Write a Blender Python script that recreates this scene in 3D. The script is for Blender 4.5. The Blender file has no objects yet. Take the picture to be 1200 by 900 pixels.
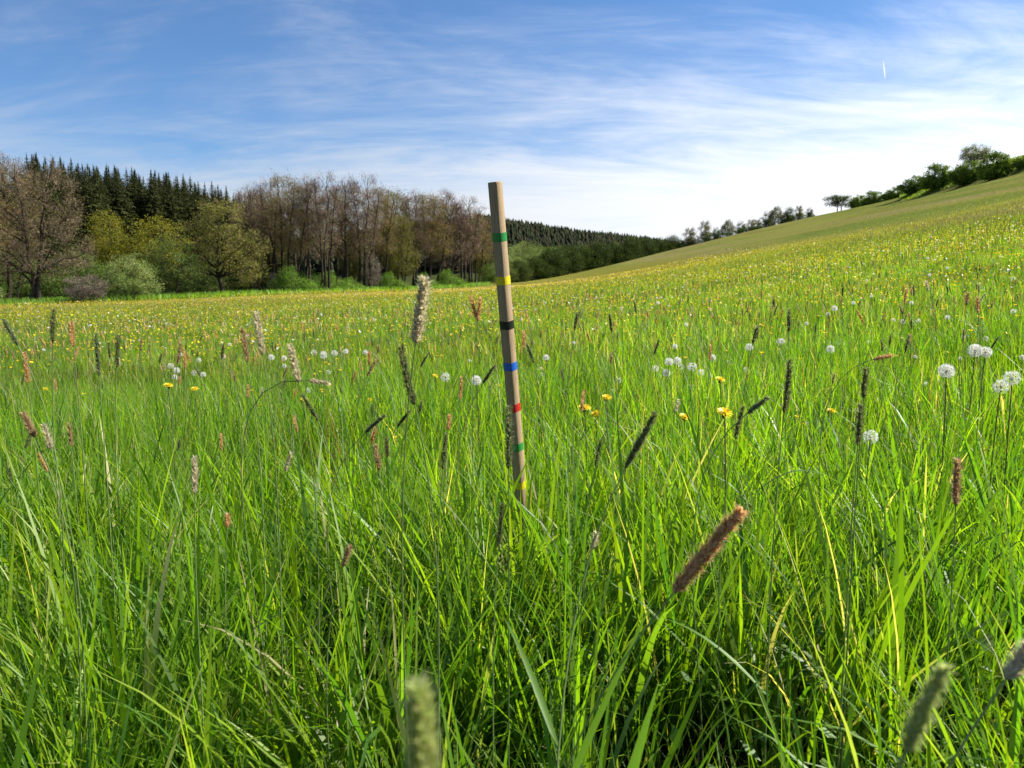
import bpy, math
import numpy as np
from mathutils import Vector

# ------------------------------------------------------------------ camera, sky, sun
scene = bpy.context.scene
coll = scene.collection
F = 906.0                      # focal length in pixels of the 1200 px wide photograph
PITCH = math.radians(6.92)
SUN_AZ = math.radians(72)      # to the right of the view direction
SUN_EL = math.radians(39)
SUN_VEC = Vector((math.sin(SUN_AZ)*math.cos(SUN_EL), math.cos(SUN_AZ)*math.cos(SUN_EL), math.sin(SUN_EL)))

def smooth(t):
    t = np.clip(t, 0, 1); return t*t*(3-2*t)
def softplus(t, w):
    return w*np.logaddexp(0, np.asarray(t, float)/w)
def vnoise(x, y, s, seed=0):
    x = np.asarray(x, float)/s; y = np.asarray(y, float)/s
    ix = np.floor(x).astype(np.int64); iy = np.floor(y).astype(np.int64)
    fx = smooth(x-ix); fy = smooth(y-iy)
    def h(a, b):
        n = (a*374761393 + b*668265263 + seed*974711) & 0xffffffff
        n = ((n ^ (n >> 13))*1274126177) & 0xffffffff
        return ((n ^ (n >> 16)) & 0xffff)/65535.0
    return (h(ix, iy)*(1-fx)+h(ix+1, iy)*fx)*(1-fy)+(h(ix, iy+1)*(1-fx)+h(ix+1, iy+1)*fx)*fy

def terrain(x, y):
    x = np.asarray(x, float); y = np.asarray(y, float)
    yb = 235-softplus(235-y, 15)
    xb = np.clip(x, -150, 90)
    z = .0316*xb + .015*yb
    e = .216*(softplus(x-8, 5)-softplus(x-70, 4))
    z = z + e*(1-.6*smooth((y-245)/200)) + 2.6*smooth((x-61)/8)*(1-smooth((y-112)/35))*smooth((y-30)/30) - 1.9*smooth((y-183)/30)*smooth((x-18)/25)
    z = z + smooth((y-330)/180)*np.clip(np.where(x > -20, 37-.215*(x+20), 37+.10*(x+20)), 0, 40)
    z = z + (vnoise(x, y, 9, 3)-.5)*.18*smooth(np.hypot(x, y)/20-.2) + (vnoise(x, y, 30, 4)-.5)*.5*smooth(np.hypot(x, y)/60-.4)
    return z

CAM = np.array([0, 0, float(terrain(0, 0))+.95])
cam_data = bpy.data.cameras.new('camera')
cam = bpy.data.objects.new('camera', cam_data); coll.objects.link(cam)
cam.location = CAM; cam.rotation_euler = (math.pi/2-PITCH, 0, 0)
cam_data.sensor_width = 36; cam_data.lens = F/1200*36
cam_data.clip_start = .02; cam_data.clip_end = 30000
cam_data.dof.use_dof = True; cam_data.dof.focus_distance = 2.2; cam_data.dof.aperture_fstop = 11
scene.camera = cam

def ray(px, py, Y):
    u = (px-600)/F; v = (450-py)/F
    d = np.array([u, math.cos(PITCH)+v*math.sin(PITCH), -math.sin(PITCH)+v*math.cos(PITCH)])
    return CAM + d*(Y/d[1])

w = bpy.data.worlds.new('World'); scene.world = w; w.use_nodes = True
nt = w.node_tree; N = nt.nodes; L = nt.links
for n in list(N): N.remove(n)
out = N.new('ShaderNodeOutputWorld'); bg = N.new('ShaderNodeBackground'); bg.inputs[1].default_value = .06
L.new(bg.outputs[0], out.inputs[0])
sky = N.new('ShaderNodeTexSky'); sky.sky_type = 'NISHITA'; sky.sun_disc = False
sky.sun_elevation = SUN_EL; sky.sun_rotation = SUN_AZ; sky.altitude = 400
sky.air_density = 1.0; sky.dust_density = .2; sky.ozone_density = 4.0
def mth(op, a, b=None, c=None, clamp=False):
    n = N.new('ShaderNodeMath'); n.operation = op; n.use_clamp = clamp
    for i, q in enumerate((a, b, c)):
        if q is None: continue
        if isinstance(q, (int, float)): n.inputs[i].default_value = q
        else: L.new(q, n.inputs[i])
    return n.outputs[0]
def mrange(v, a, b, c, d):
    n = N.new('ShaderNodeMapRange'); n.interpolation_type = 'SMOOTHSTEP'
    L.new(v, n.inputs[0])
    for i, q in enumerate((a, b, c, d)): n.inputs[i+1].default_value = q
    return n.outputs[0]
tc = N.new('ShaderNodeTexCoord'); sep = N.new('ShaderNodeSeparateXYZ'); L.new(tc.outputs['Generated'], sep.inputs[0])
zz = mth('ADD', mth('MAXIMUM', sep.outputs[2], 0.0), .22)
comb = N.new('ShaderNodeCombineXYZ')
L.new(mth('DIVIDE', sep.outputs[0], zz), comb.inputs[0]); L.new(mth('DIVIDE', sep.outputs[1], zz), comb.inputs[1])
def cirrus(rot, scl, nscale, det, rough, dist):
    m = N.new('ShaderNodeMapping'); L.new(comb.outputs[0], m.inputs[0])
    m.inputs['Rotation'].default_value = (0, 0, math.radians(rot)); m.inputs['Scale'].default_value = scl
    n = N.new('ShaderNodeTexNoise'); L.new(m.outputs[0], n.inputs[0])
    n.inputs['Scale'].default_value = nscale; n.inputs['Detail'].default_value = det
    n.inputs['Roughness'].default_value = rough; n.inputs['Distortion'].default_value = dist
    return n.outputs[0]
n1 = cirrus(-28, (.8, 1.7, 1), 1.5, 10, .60, .7)
n2 = cirrus(40, (.6, 2.6, 1), 3.4, 11, .68, 1.2)
n3 = cirrus(0, (1, 1, 1), .55, 3, .5, .2)
sd = N.new('ShaderNodeVectorMath'); sd.operation = 'DOT_PRODUCT'; L.new(tc.outputs['Generated'], sd.inputs[0]); sd.inputs[1].default_value = SUN_VEC
glow = mrange(sd.outputs['Value'], -.05, 1.0, 0, 1)
low = mrange(sep.outputs[2], .02, .40, 1, 0)
lowb = mrange(sep.outputs[2], .07, .20, 1, 0)
dens = mth('ADD', mth('MULTIPLY', n1, .85), mth('MULTIPLY', n2, .34))
dens = mth('ADD', dens, mth('MULTIPLY', n3, .30))
dens = mth('ADD', dens, mth('MULTIPLY', low, .17))
dens = mth('ADD', dens, mth('MULTIPLY', lowb, .36))
dens = mth('ADD', dens, mth('MULTIPLY', mth('MULTIPLY', glow, mth('ADD', low, .30)), .36))
cov = mrange(dens, .71, 1.42, 0, .94)
cb = mth('ADD', mth('MULTIPLY', glow, 5.0), 5.6)
cc = N.new('ShaderNodeCombineXYZ')
L.new(mth('MULTIPLY', cb, 1.0), cc.inputs[0]); L.new(mth('MULTIPLY', cb, 1.02), cc.inputs[1]); L.new(mth('MULTIPLY', cb, 1.06), cc.inputs[2])
mix = N.new('ShaderNodeMix'); mix.data_type = 'RGBA'
tn = N.new('ShaderNodeMix'); tn.data_type = 'RGBA'; tn.blend_type = 'MULTIPLY'; tn.inputs[0].default_value = 1; tn.inputs[7].default_value = (.74, .92, 1.09, 1)
L.new(sky.outputs[0], tn.inputs[6])
L.new(cov, mix.inputs[0]); L.new(tn.outputs[2], mix.inputs[6]); L.new(cc.outputs[0], mix.inputs[7])
L.new(mix.outputs[2], bg.inputs[0])

sun_data = bpy.data.lights.new('sun', 'SUN'); sun_data.energy = 5.0; sun_data.angle = math.radians(.55); sun_data.color = (1, .95, .86)
sun = bpy.data.objects.new('sun', sun_data); coll.objects.link(sun); sun.rotation_euler = SUN_VEC.to_track_quat('Z', 'Y').to_euler()
sun.location = (20, 10, 30)
vs = scene.view_settings; vs.view_transform = 'Standard'; vs.look = 'None'; vs.gamma = 1; vs.exposure = 1.15; vs.use_curve_mapping = False
scene.cycles.max_bounces = 6; scene.cycles.transmission_bounces = 4; scene.cycles.transparent_max_bounces = 4
scene.cycles.diffuse_bounces = 3; scene.cycles.glossy_bounces = 2

# ------------------------------------------------------------------ helpers
class Acc:
    """collects vertices, triangles, quads, vertex colours"""
    def __init__(s): s.v = []; s.c = []; s.t = []; s.q = []; s.n = 0
    def add(s, v, col, tris=None, quads=None):
        v = np.asarray(v, np.float32).reshape(-1, 3)
        c = np.asarray(col, np.float32)
        if c.ndim == 1: c = np.tile(c[None], (len(v), 1))
        if tris is not None: s.t.append(np.asarray(tris, np.int32).reshape(-1, 3)+s.n)
        if quads is not None: s.q.append(np.asarray(quads, np.int32).reshape(-1, 4)+s.n)
        s.v.append(v); s.c.append(c); s.n += len(v)
    def mesh(s, name, mat, smoothed=False):
        m = bpy.data.meshes.new(name)
        V = np.concatenate(s.v); C = np.concatenate(s.c)
        T = np.concatenate(s.t) if s.t else np.zeros((0, 3), np.int32)
        Q = np.concatenate(s.q) if s.q else np.zeros((0, 4), np.int32)
        m.vertices.add(len(V)); m.vertices.foreach_set('co', V.ravel())
        nl = T.size+Q.size; m.loops.add(nl)
        m.loops.foreach_set('vertex_index', np.concatenate([T.ravel(), Q.ravel()]))
        m.polygons.add(len(T)+len(Q))
        m.polygons.foreach_set('loop_start', np.concatenate([np.arange(len(T))*3, T.size+np.arange(len(Q))*4]).astype(np.int32))
        if smoothed: m.polygons.foreach_set('use_smooth', np.ones(len(T)+len(Q), bool))
        a = m.attributes.new('col', 'FLOAT_COLOR', 'POINT')
        a.data.foreach_set('color', np.concatenate([C, np.ones((len(C), 1), np.float32)], 1).ravel())
        m.materials.append(mat); m.update(calc_edges=True); m.validate()
        return m

def link(name, mesh, parent=None, loc=None):
    o = bpy.data.objects.new(name, mesh); coll.objects.link(o)
    if parent is not None: o.parent = parent
    if loc is not None: o.location = loc
    return o
def tag(o, label=None, cat=None, group=None, kind=None):
    if label: o['label'] = label
    if cat: o['category'] = cat
    if group: o['group'] = group
    if kind: o['kind'] = kind
    return o
def empty(name, loc, rz=0, s=1.0):
    o = bpy.data.objects.new(name, None); coll.objects.link(o); o.location = loc; o.rotation_euler = (0, 0, rz)
    o.empty_display_size = .1
    o.scale = (s, s, s) if np.isscalar(s) else s
    return o
def copy_tree(o, loc, rz, s, label=None, group=None, tilt=(0, 0)):
    c = o.copy(); coll.objects.link(c); c.location = loc; c.rotation_euler = (tilt[0], tilt[1], rz)
    c.scale = (s, s, s) if np.isscalar(s) else s
    for k, v in (('label', label), ('group', group)):
        if v: c[k] = v
    for ch in o.children:
        d = ch.copy(); coll.objects.link(d); d.parent = c
    return c

def attr_mat(name, rough=.5, spec=.4, trans=0.0, tint=(1, 1, 1), bump=None):
    m = bpy.data.materials.new(name); m.use_nodes = True
    nt = m.node_tree; P = nt.nodes['Principled BSDF']
    a = nt.nodes.new('ShaderNodeAttribute'); a.attribute_name = 'col'
    nt.links.new(a.outputs[0], P.inputs['Base Color'])
    P.inputs['Roughness'].default_value = rough; P.inputs['Specular IOR Level'].default_value = spec
    if bump:
        tcn = nt.nodes.new('ShaderNodeTexCoord'); ns = nt.nodes.new('ShaderNodeTexNoise'); ns.inputs['Scale'].default_value = bump[0]
        ns.inputs['Detail'].default_value = 6
        b = nt.nodes.new('ShaderNodeBump'); b.inputs['Strength'].default_value = bump[1]; b.inputs['Distance'].default_value = bump[2]
        nt.links.new(tcn.outputs['Object'], ns.inputs[0]); nt.links.new(ns.outputs[0], b.inputs['Height']); nt.links.new(b.outputs[0], P.inputs['Normal'])
    if trans > 0:
        t = nt.nodes.new('ShaderNodeBsdfTranslucent'); mx = nt.nodes.new('ShaderNodeMixShader'); mx.inputs[0].default_value = trans
        mc = nt.nodes.new('ShaderNodeMix'); mc.data_type = 'RGBA'; mc.blend_type = 'MULTIPLY'; mc.inputs[0].default_value = 1
        nt.links.new(a.outputs[0], mc.inputs[6]); mc.inputs[7].default_value = (*tint, 1)
        nt.links.new(mc.outputs[2], t.inputs[0])
        o = nt.nodes['Material Output']
        nt.links.new(P.outputs[0], mx.inputs[1]); nt.links.new(t.outputs[0], mx.inputs[2]); nt.links.new(mx.outputs[0], o.inputs[0])
    return m
M_GRASS = attr_mat('grass_blades', .45, .34, .46, (2.1, 2.2, .5))
M_LEAF = attr_mat('tree_leaves', .7, .06, .30, (1.5, 1.45, .7))
M_NEEDLE = attr_mat('spruce_needles', .8, .05, .15, (1.2, 1.2, .8))
M_FARWOOD = attr_mat('far_wood_needles', 1.0, 0.0, 0)
M_BARK = attr_mat('bark', .85, .2, 0, bump=(6, .8, .05))
M_TWIG = attr_mat('twigs_and_buds', .8, .2, .1)
M_SPIKE = attr_mat('grass_spike', .8, .1, .48, (1.3, 1.25, 1.0))
M_STEM = attr_mat('green_stem', .45, .4, .2, (1.5, 1.5, .8))
M_PETAL = attr_mat('yellow_petals', .35, .5, .35, (1.2, 1.1, .8))
M_FLUFF = attr_mat('seed_fluff', .8, .2, .45, (1.1, 1.1, 1.1))

def rot_frame(d):
    """two unit vectors perpendicular to each row of d"""
    d = d/np.maximum(np.linalg.norm(d, axis=-1, keepdims=True), 1e-9)
    ref = np.where(np.abs(d[..., 2:3]) > .9, np.array([1., 0, 0]), np.array([0, 0, 1.]))
    a = np.cross(ref, d); a /= np.linalg.norm(a, axis=-1, keepdims=True)
    return a, np.cross(d, a)
def tube(acc, pts, rad, k, col):
    pts = np.asarray(pts, float); n = len(pts)
    d = np.gradient(pts, axis=0)
    a, b = rot_frame(d)
    for i in range(1, n):                      # keep the frame from flipping
        if np.dot(a[i], a[i-1]) < 0: a[i], b[i] = -a[i], -b[i]
    th = np.arange(k)*2*np.pi/k
    v = pts[:, None]+np.asarray(rad)[:, None, None]*(np.cos(th)[None, :, None]*a[:, None]+np.sin(th)[None, :, None]*b[:, None])
    i = np.arange(n-1)[:, None]*k; j = np.arange(k)[None]; j2 = (j+1) % k
    q = np.stack([i+j, i+j2, i+k+j2, i+k+j], -1).reshape(-1, 4)
    acc.add(v, col, quads=q)
def bez(p0, p1, p2, n):
    t = np.linspace(0, 1, n)[:, None]
    return (1-t)**2*p0+2*t*(1-t)*p1+t*t*p2
def leaves(acc, P, Nrm, size, rng, col):
    """one kite-shaped quad per point"""
    n = len(P); a, b = rot_frame(Nrm)
    th = rng.uniform(0, 2*np.pi, n)[:, None]
    u = np.cos(th)*a+np.sin(th)*b; v = -np.sin(th)*a+np.cos(th)*b
    s = np.asarray(size)[:, None]
    V = np.stack([P-u*s*.55, P+v*s*.3-u*s*.05, P+u*s*.55, P-v*s*.3-u*s*.05], 1)
    acc.add(V, np.repeat(col, 4, 0), quads=np.arange(4*n).reshape(n, 4))
def spikes(acc, P, D, ln, wd, rng, col):
    """one thin triangle per point (twigs, needles)"""
    n = len(P); a, b = rot_frame(D); th = rng.uniform(0, 2*np.pi, n)[:, None]
    u = np.cos(th)*a+np.sin(th)*b; wd = np.broadcast_to(wd, (n,))[:, None]; ln = np.broadcast_to(ln, (n,))[:, None]
    V = np.stack([P-u*wd/2, P+u*wd/2, P+D*ln], 1)
    acc.add(V, np.repeat(col, 3, 0), tris=np.arange(3*n).reshape(n, 3))
def jitter_cols(rng, n, cols, probs, amt=.2):
    cols = np.array(cols); k = rng.choice(len(cols), n, p=np.array(probs)/np.sum(probs))
    return cols[k]*rng.uniform(1-amt, 1+amt, (n, 1))*rng.uniform(1-amt*.3, 1+amt*.3, (n, 3))
def unit(rng, n):
    d = rng.normal(size=(n, 3)); return d/np.linalg.norm(d, axis=1, keepdims=True)

# ------------------------------------------------------------------ ground
def sgrid(lo, hi, n, c):
    a = np.arcsinh(lo/c); b = np.arcsinh(hi/c); return np.sinh(np.linspace(a, b, n))*c
gx = sgrid(-1600, 1600, 260, 12); gy = sgrid(-120, 2600, 280, 14)
GX, GY = np.meshgrid(gx, gy); GZ = terrain(GX, GY)
def slope_zone(x, y):
    """0 on the flowery meadow floor, 1 on the short dry grass of the slope"""
    return smooth((x+.02*y-(19+6*(vnoise(x, y, 14, 8)-.5)))/13+.15)*smooth((y-14)/12)
def ground_cols(x, y):
    zone = slope_zone(x, y)[:, None]
    meadow = np.array([.085, .125, .022]); dry = np.array([.178, .178, .044]); tan = np.array([.205, .175, .075]); lush = np.array([.085, .15, .026])
    dist = np.hypot(x, y)[:, None]
    c = meadow*(.85+.3*vnoise(x, y, 3, 1)[:, None])
    far = np.array([.20, .18, .035])
    c = c*(1-.75*smooth((dist-25)/45))+far*.75*smooth((dist-25)/45)
    st = vnoise(x*1.6+y*.25, y*.22-x*.05, 7, 5)[:, None]
    st2 = vnoise(x*1.3+y*.2, y*.3, 3.2, 6)[:, None]
    d = dry*(.85+.3*st2)
    d = d+(tan-d)*smooth((st-.52)*4)*.8
    d = d+(lush-d)*smooth((.40-st)*5)*.45
    c = c*(1-zone)+d*zone
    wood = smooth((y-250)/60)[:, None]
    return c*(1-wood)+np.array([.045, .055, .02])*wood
acc = Acc(); ny, nx = GX.shape
idx = np.arange(ny*nx).reshape(ny, nx)
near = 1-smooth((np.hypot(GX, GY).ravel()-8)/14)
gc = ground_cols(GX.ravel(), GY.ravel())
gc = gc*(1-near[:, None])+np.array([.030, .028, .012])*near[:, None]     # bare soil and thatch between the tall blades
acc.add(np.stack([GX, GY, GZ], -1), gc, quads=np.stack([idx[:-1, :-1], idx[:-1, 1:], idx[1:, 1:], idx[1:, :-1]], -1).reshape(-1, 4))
def ground_mat():
    m = attr_mat('meadow_ground', 1.0, 0.0); nt = m.node_tree; P = nt.nodes['Principled BSDF']
    a = [n for n in nt.nodes if n.type == 'ATTRIBUTE'][0]
    tcn = nt.nodes.new('ShaderNodeTexCoord'); n1 = nt.nodes.new('ShaderNodeTexNoise'); n1.inputs['Scale'].default_value = 2.2; n1.inputs['Detail'].default_value = 9; n1.inputs['Roughness'].default_value = .75
    mp = nt.nodes.new('ShaderNodeMapRange'); mp.inputs[1].default_value = .25; mp.inputs[2].default_value = .75; mp.inputs[3].default_value = .6; mp.inputs[4].default_value = 1.4
    mx = nt.nodes.new('ShaderNodeMix'); mx.data_type = 'RGBA'; mx.blend_type = 'MULTIPLY'; mx.inputs[0].default_value = 1
    b = nt.nodes.new('ShaderNodeBump'); b.inputs['Strength'].default_value = .9; b.inputs['Distance'].default_value = .15
    nt.links.new(tcn.outputs['Object'], n1.inputs[0]); nt.links.new(n1.outputs[0], mp.inputs[0])
    nt.links.new(a.outputs[0], mx.inputs[6]); nt.links.new(mp.outputs[0], mx.inputs[7]); nt.links.new(mx.outputs[2], P.inputs['Base Color'])
    nt.links.new(n1.outputs[0], b.inputs['Height']); nt.links.new(b.outputs[0], P.inputs['Normal'])
    return m
g = link('ground', acc.mesh('ground', ground_mat(), True)); tag(g, 'valley meadow ground rising to a grassy slope', 'ground', kind='structure')

# ------------------------------------------------------------------ trees
BARK_D = np.array([.040, .030, .024]); BARK_M = np.array([.075, .055, .045]); BARK_L = np.array([.16, .13, .11])
def make_tree(seed, H, trunks, lobes, n_sub, n_major, leaf_n, leaf_size, leaf_cols, leaf_p, twig_n=0, twig_len=.7, twig_w=.035,
              twig_cols=None, bark=BARK_D, r0=.18, start=.3, spread=.55, flat=.7, shell=.45, leaf_sel=1.0):
    """trunks: (dx, lean_x, lean_y, height fraction); lobes: ellipsoids (cx, cy, cz, rx, ry, rz) as fractions of H"""
    rng = np.random.default_rng(seed); wood = Acc(); crown = Acc()
    lb = np.array(lobes, float)*H; vol = (lb[:, 3]*lb[:, 4]*lb[:, 5]); pick = rng.choice(len(lb), n_sub, p=vol/vol.sum())
    u = unit(rng, n_sub)*(shell+(1-shell)*rng.uniform(0, 1, n_sub)**.5)[:, None]*rng.uniform(.9, 1.08, (n_sub, 1))
    S = lb[pick, :3]+u*lb[pick, 3:]; S[:, 2] = np.maximum(S[:, 2], .04*H)
    tr = []
    for (dx, lx, ly, hf) in trunks:
        n = 10; t = np.linspace(0, 1, n)
        p = np.stack([dx+lx*H*t**1.3, ly*H*t**1.3, H*hf*t], 1)
        wob = np.cumsum(rng.normal(0, .010*H, (n, 3)), 0); wob[:, 2] = 0; wob[0] = 0; p += wob
        tr.append(p); p0 = p.copy(); p0[0, 2] -= .3
        rr = r0*(1-.82*t); rr[0] *= 1.45
        tube(wood, p0, rr, 7, bark*rng.uniform(.85, 1.15))
    # main limbs reach the most spread-out lobe points
    ch = [int(rng.integers(n_sub))]
    dmin = np.linalg.norm(S-S[ch[0]], axis=1)
    while len(ch) < n_major:
        k = int(np.argmax(dmin)); ch.append(k); dmin = np.minimum(dmin, np.linalg.norm(S-S[k], axis=1))
    limb_pts = [t for t in tr]
    for k in ch:
        c = S[k]; best = None
        for p in tr:
            hd = np.hypot(p[:, 0]-c[0], p[:, 1]-c[1]); want = np.maximum(c[2]-.8*hd, start*H)
            i = int(np.argmin(np.abs(p[:, 2]-want)+.6*hd)); i = max(1, min(i, len(p)-2))
            sc = np.linalg.norm(p[i]-c)
            if best is None or sc < best[0]: best = (sc, p[i], i/(len(p)-1))
        p0 = best[1]; ln = best[0]
        mid = (p0+c)/2+np.array([0, 0, .12*ln])+rng.normal(0, .06*ln, 3)
        q = bez(p0, mid, c, 8); q[1:-1] += rng.normal(0, .02*ln, (6, 3))
        ra = r0*(1-.8*best[2])*.6
        tube(wood, q, np.linspace(ra, .02, 8), 5, bark*rng.uniform(.85, 1.2)); limb_pts.append(q[2:])
    LP = np.concatenate(limb_pts)
    for i in range(n_sub):
        d = np.linalg.norm(LP-S[i], axis=1)+.8*np.maximum(0, LP[:, 2]-S[i, 2]+.1)
        p0 = LP[int(np.argmin(d))]; ln = np.linalg.norm(p0-S[i])
        if ln < .15: continue
        mid = (p0+S[i])/2+rng.normal(0, .1*ln, 3)+np.array([0, 0, .08*ln])
        tube(wood, bez(p0, mid, S[i], 5), np.linspace(min(.05, .02+.012*ln), .012, 5), 3, bark*rng.uniform(.9, 1.4))
    cen = lb[pick, :3]
    outw = S-cen*.8-np.array([0, 0, .1*H]); outw /= np.maximum(np.linalg.norm(outw, axis=1, keepdims=True), 1e-6)
    sig = spread*H/14
    if leaf_n:
        sel = np.where(rng.uniform(size=n_sub) < leaf_sel)[0]
        k = rng.choice(sel, leaf_n); P = S[k]+np.clip(rng.normal(0, 1, (leaf_n, 3)), -2, 2)*np.array([sig, sig, sig*flat])
        P[:, 2] = np.maximum(P[:, 2], .1)
        Nn = unit(rng, leaf_n)+outw[k]*.5+np.array([0, 0, .6])
        base = jitter_cols(rng, n_sub, leaf_cols, leaf_p, .15)[k]
        leaves(crown, P, Nn, rng.uniform(.6, 1.3, leaf_n)*leaf_size, rng, base*rng.uniform(.75, 1.25, (leaf_n, 1)))
    if twig_n:
        k = rng.integers(0, n_sub, twig_n); P = S[k]+rng.normal(0, 1, (twig_n, 3))*sig*.55
        D = unit(rng, twig_n)*.75+outw[k]*.6+np.array([0, 0, .25]); D /= np.linalg.norm(D, axis=1, keepdims=True)
        spikes(crown, P, D, rng.uniform(.5, 1.4, twig_n)*twig_len, rng.uniform(.7, 1.3, twig_n)*twig_w, rng, jitter_cols(rng, twig_n, twig_cols, [1]*len(twig_cols), .25))
    return wood.mesh('trunk', M_BARK, True), crown.mesh('crown', M_TWIG if twig_n > leaf_n*2 else M_LEAF)

TW_P = [(.20, .122, .10), (.24, .155, .122), (.155, .098, .078)]
TW_B = [(.195, .135, .088), (.235, .167, .11), (.15, .103, .065)]
OLIVE = [tuple(v*1.55 for v in c) for c in [(.115, .125, .030), (.095, .105, .026), (.15, .145, .04)]]
WILLOW = [tuple(v*1.7 for v in c) for c in [(.135, .175, .060), (.17, .205, .075), (.10, .14, .04)]]
LIME = [tuple(v*1.35 for v in c) for c in [(.19, .185, .022), (.15, .155, .02), (.22, .20, .03)]]
GREEN = [tuple(v*1.35 for v in c) for c in [(.060, .100, .020), (.08, .125, .024), (.045, .08, .018)]]
BRIGHT = [tuple(v*1.5 for v in c) for c in [(.095, .17, .028), (.12, .20, .03), (.075, .14, .022)]]
DARK = [tuple(v*1.0 for v in c) for c in [(.038, .062, .016), (.050, .082, .018), (.028, .050, .013)]]
HEDGE = [tuple(v*.75 for v in c) for c in [(.055, .085, .020), (.075, .11, .026), (.04, .07, .018)]]
GREY = [tuple(v*1.35 for v in c) for c in [(.10, .12, .055), (.13, .15, .07), (.08, .10, .045)]]

PROTO = {}
def proto(key, *a, **k): PROTO[key] = make_tree(*a, **k)
# tall alders with several slender stems, twigs still mostly bare
proto('alder_a', 11, 14.5, [(-.5, -.06, .02, .95), (.5, .05, -.02, .98), (1.1, .13, .02, .88)], [(-.08, 0, .74, .14, .14, .24), (.10, 0, .76, .15, .14, .24), (.02, 0, .5, .17, .15, .2)],
      190, 26, 3200, .15, OLIVE, [3, 2, 1], 7000, .62, .034, TW_P, BARK_D*.8, .21, .35)
proto('alder_b', 12, 14.5, [(0, .02, 0, .97), (.35, -.10, .02, .9)], [(.0, 0, .78, .15, .15, .21), (-.09, .02, .58, .13, .13, .18), (.08, 0, .45, .14, .13, .13)],
      170, 24, 2600, .15, OLIVE, [3, 2, 1], 6600, .62, .034, TW_P, BARK_D*.8, .22, .35)
proto('alder_c', 13, 14.5, [(-.3, -.03, 0, .96), (.2, .06, .02, .95), (-.9, -.12, .02, .86), (.8, .16, 0, .84)], [(0, 0, .80, .22, .16, .19), (-.1, 0, .55, .16, .14, .2), (.12, 0, .52, .15, .14, .19)],
      210, 30, 3800, .15, OLIVE, [2, 2, 1], 7600, .6, .034, TW_B, BARK_D*.8, .20, .32)
proto('alder_wide', 14, 14.5, [(0, .03, 0, .8), (.5, .14, .02, .75)], [(0, 0, .72, .30, .24, .25), (-.16, 0, .5, .2, .18, .2), (.17, 0, .5, .2, .18, .2), (0, 0, .33, .24, .2, .15)],
      260, 34, 2600, .14, OLIVE, [2, 2, 1], 11500, .6, .032, TW_P, BARK_D, .22, .22)
proto('twiggy_big', 15, 15, [(-.35, -.05, .02, .9), (.55, .08, -.02, .92)], [(-.12, 0, .74, .22, .2, .25), (.14, 0, .68, .21, .2, .26), (-.18, 0, .42, .24, .2, .17), (.2, 0, .38, .22, .2, .16), (0, 0, .26, .26, .2, .1)],
      300, 36, 5200, .14, [(.125, .125, .040), (.14, .13, .055), (.10, .11, .03)], [2, 2, 1], 10500, .6, .032, TW_B, BARK_D, .26, .15)
proto('olive_tree', 16, 12.5, [(0, .0, 0, .82)], [(.0, 0, .74, .22, .2, .22), (-.22, 0, .55, .22, .2, .16), (.24, 0, .52, .22, .2, .17), (-.1, 0, .38, .28, .24, .13), (.25, 0, .28, .2, .2, .1), (-.3, 0, .26, .16, .16, .09)],
      230, 30, 10500, .17, OLIVE, [3, 2, 2], 3800, .5, .03, TW_B, BARK_D*.8, .27, .18, spread=.6, flat=.5)
proto('leafing_tree', 17, 12, [(0, .02, 0, .93), (.3, .1, 0, .8)], [(0, 0, .72, .16, .15, .26), (0, 0, .42, .24, .2, .24)], 190, 22, 8500, .16, [(.125, .15, .028), (.15, .17, .035), (.10, .115, .026)], [2, 2, 2], 3500, .5, .03, TW_B, BARK_D, .17, .2, spread=.6)
proto('lime_tree', 18, 11, [(0, .0, 0, .85)], [(0, 0, .68, .3, .26, .3), (-.15, 0, .48, .22, .2, .2), (.16, 0, .5, .22, .2, .2)], 200, 22, 9500, .17, LIME, [2, 2, 1], 0, bark=BARK_D, r0=.18, start=.25, spread=.65, flat=.55)
proto('willow_a', 19, 6, [(-.3, -.15, 0, .7), (.2, .1, 0, .75), (.5, .3, 0, .6)], [(0, 0, .55, .52, .45, .42), (-.38, 0, .36, .3, .3, .3), (.38, 0, .38, .32, .3, .3)], 260, 26, 15000, .13, WILLOW, [3, 2, 1], 0, bark=BARK_M, r0=.11, start=.1, spread=.75, flat=.6)
proto('willow_b', 20, 6.5, [(-.2, -.1, 0, .8), (.3, .15, 0, .75)], [(0, 0, .62, .42, .38, .36), (-.25, 0, .36, .34, .3, .3), (.3, 0, .34, .32, .3, .28)], 240, 24, 14000, .13, [(.115, .165, .045), (.14, .185, .055), (.085, .125, .03)], [3, 2, 1], 0, bark=BARK_M, r0=.11, start=.1, spread=.75, flat=.6)
proto('bush_bright', 21, 3.2, [(-.1, -.1, 0, .7), (.1, .12, 0, .7)], [(.05, 0, .55, .28, .3, .42), (.5, 0, .34, .4, .3, .3), (-.45, 0, .3, .45, .3, .24), (.9, .1, .22, .4, .3, .18), (-.2, 0, .6, .2, .2, .3)], 170, 16, 7000, .12, BRIGHT, [2, 2, 1], 0, bark=BARK_M, r0=.05, start=.05, spread=1.1)
proto('bush_dark', 22, 4, [(-.1, -.1, 0, .7), (.1, .12, 0, .7)], [(0, 0, .52, .48, .44, .45), (.35, 0, .34, .32, .3, .3), (-.32, 0, .3, .35, .3, .28)], 150, 14, 7500, .12, GREEN, [2, 2, 1], 0, bark=BARK_M, r0=.06, start=.05, spread=1.0)
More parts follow.
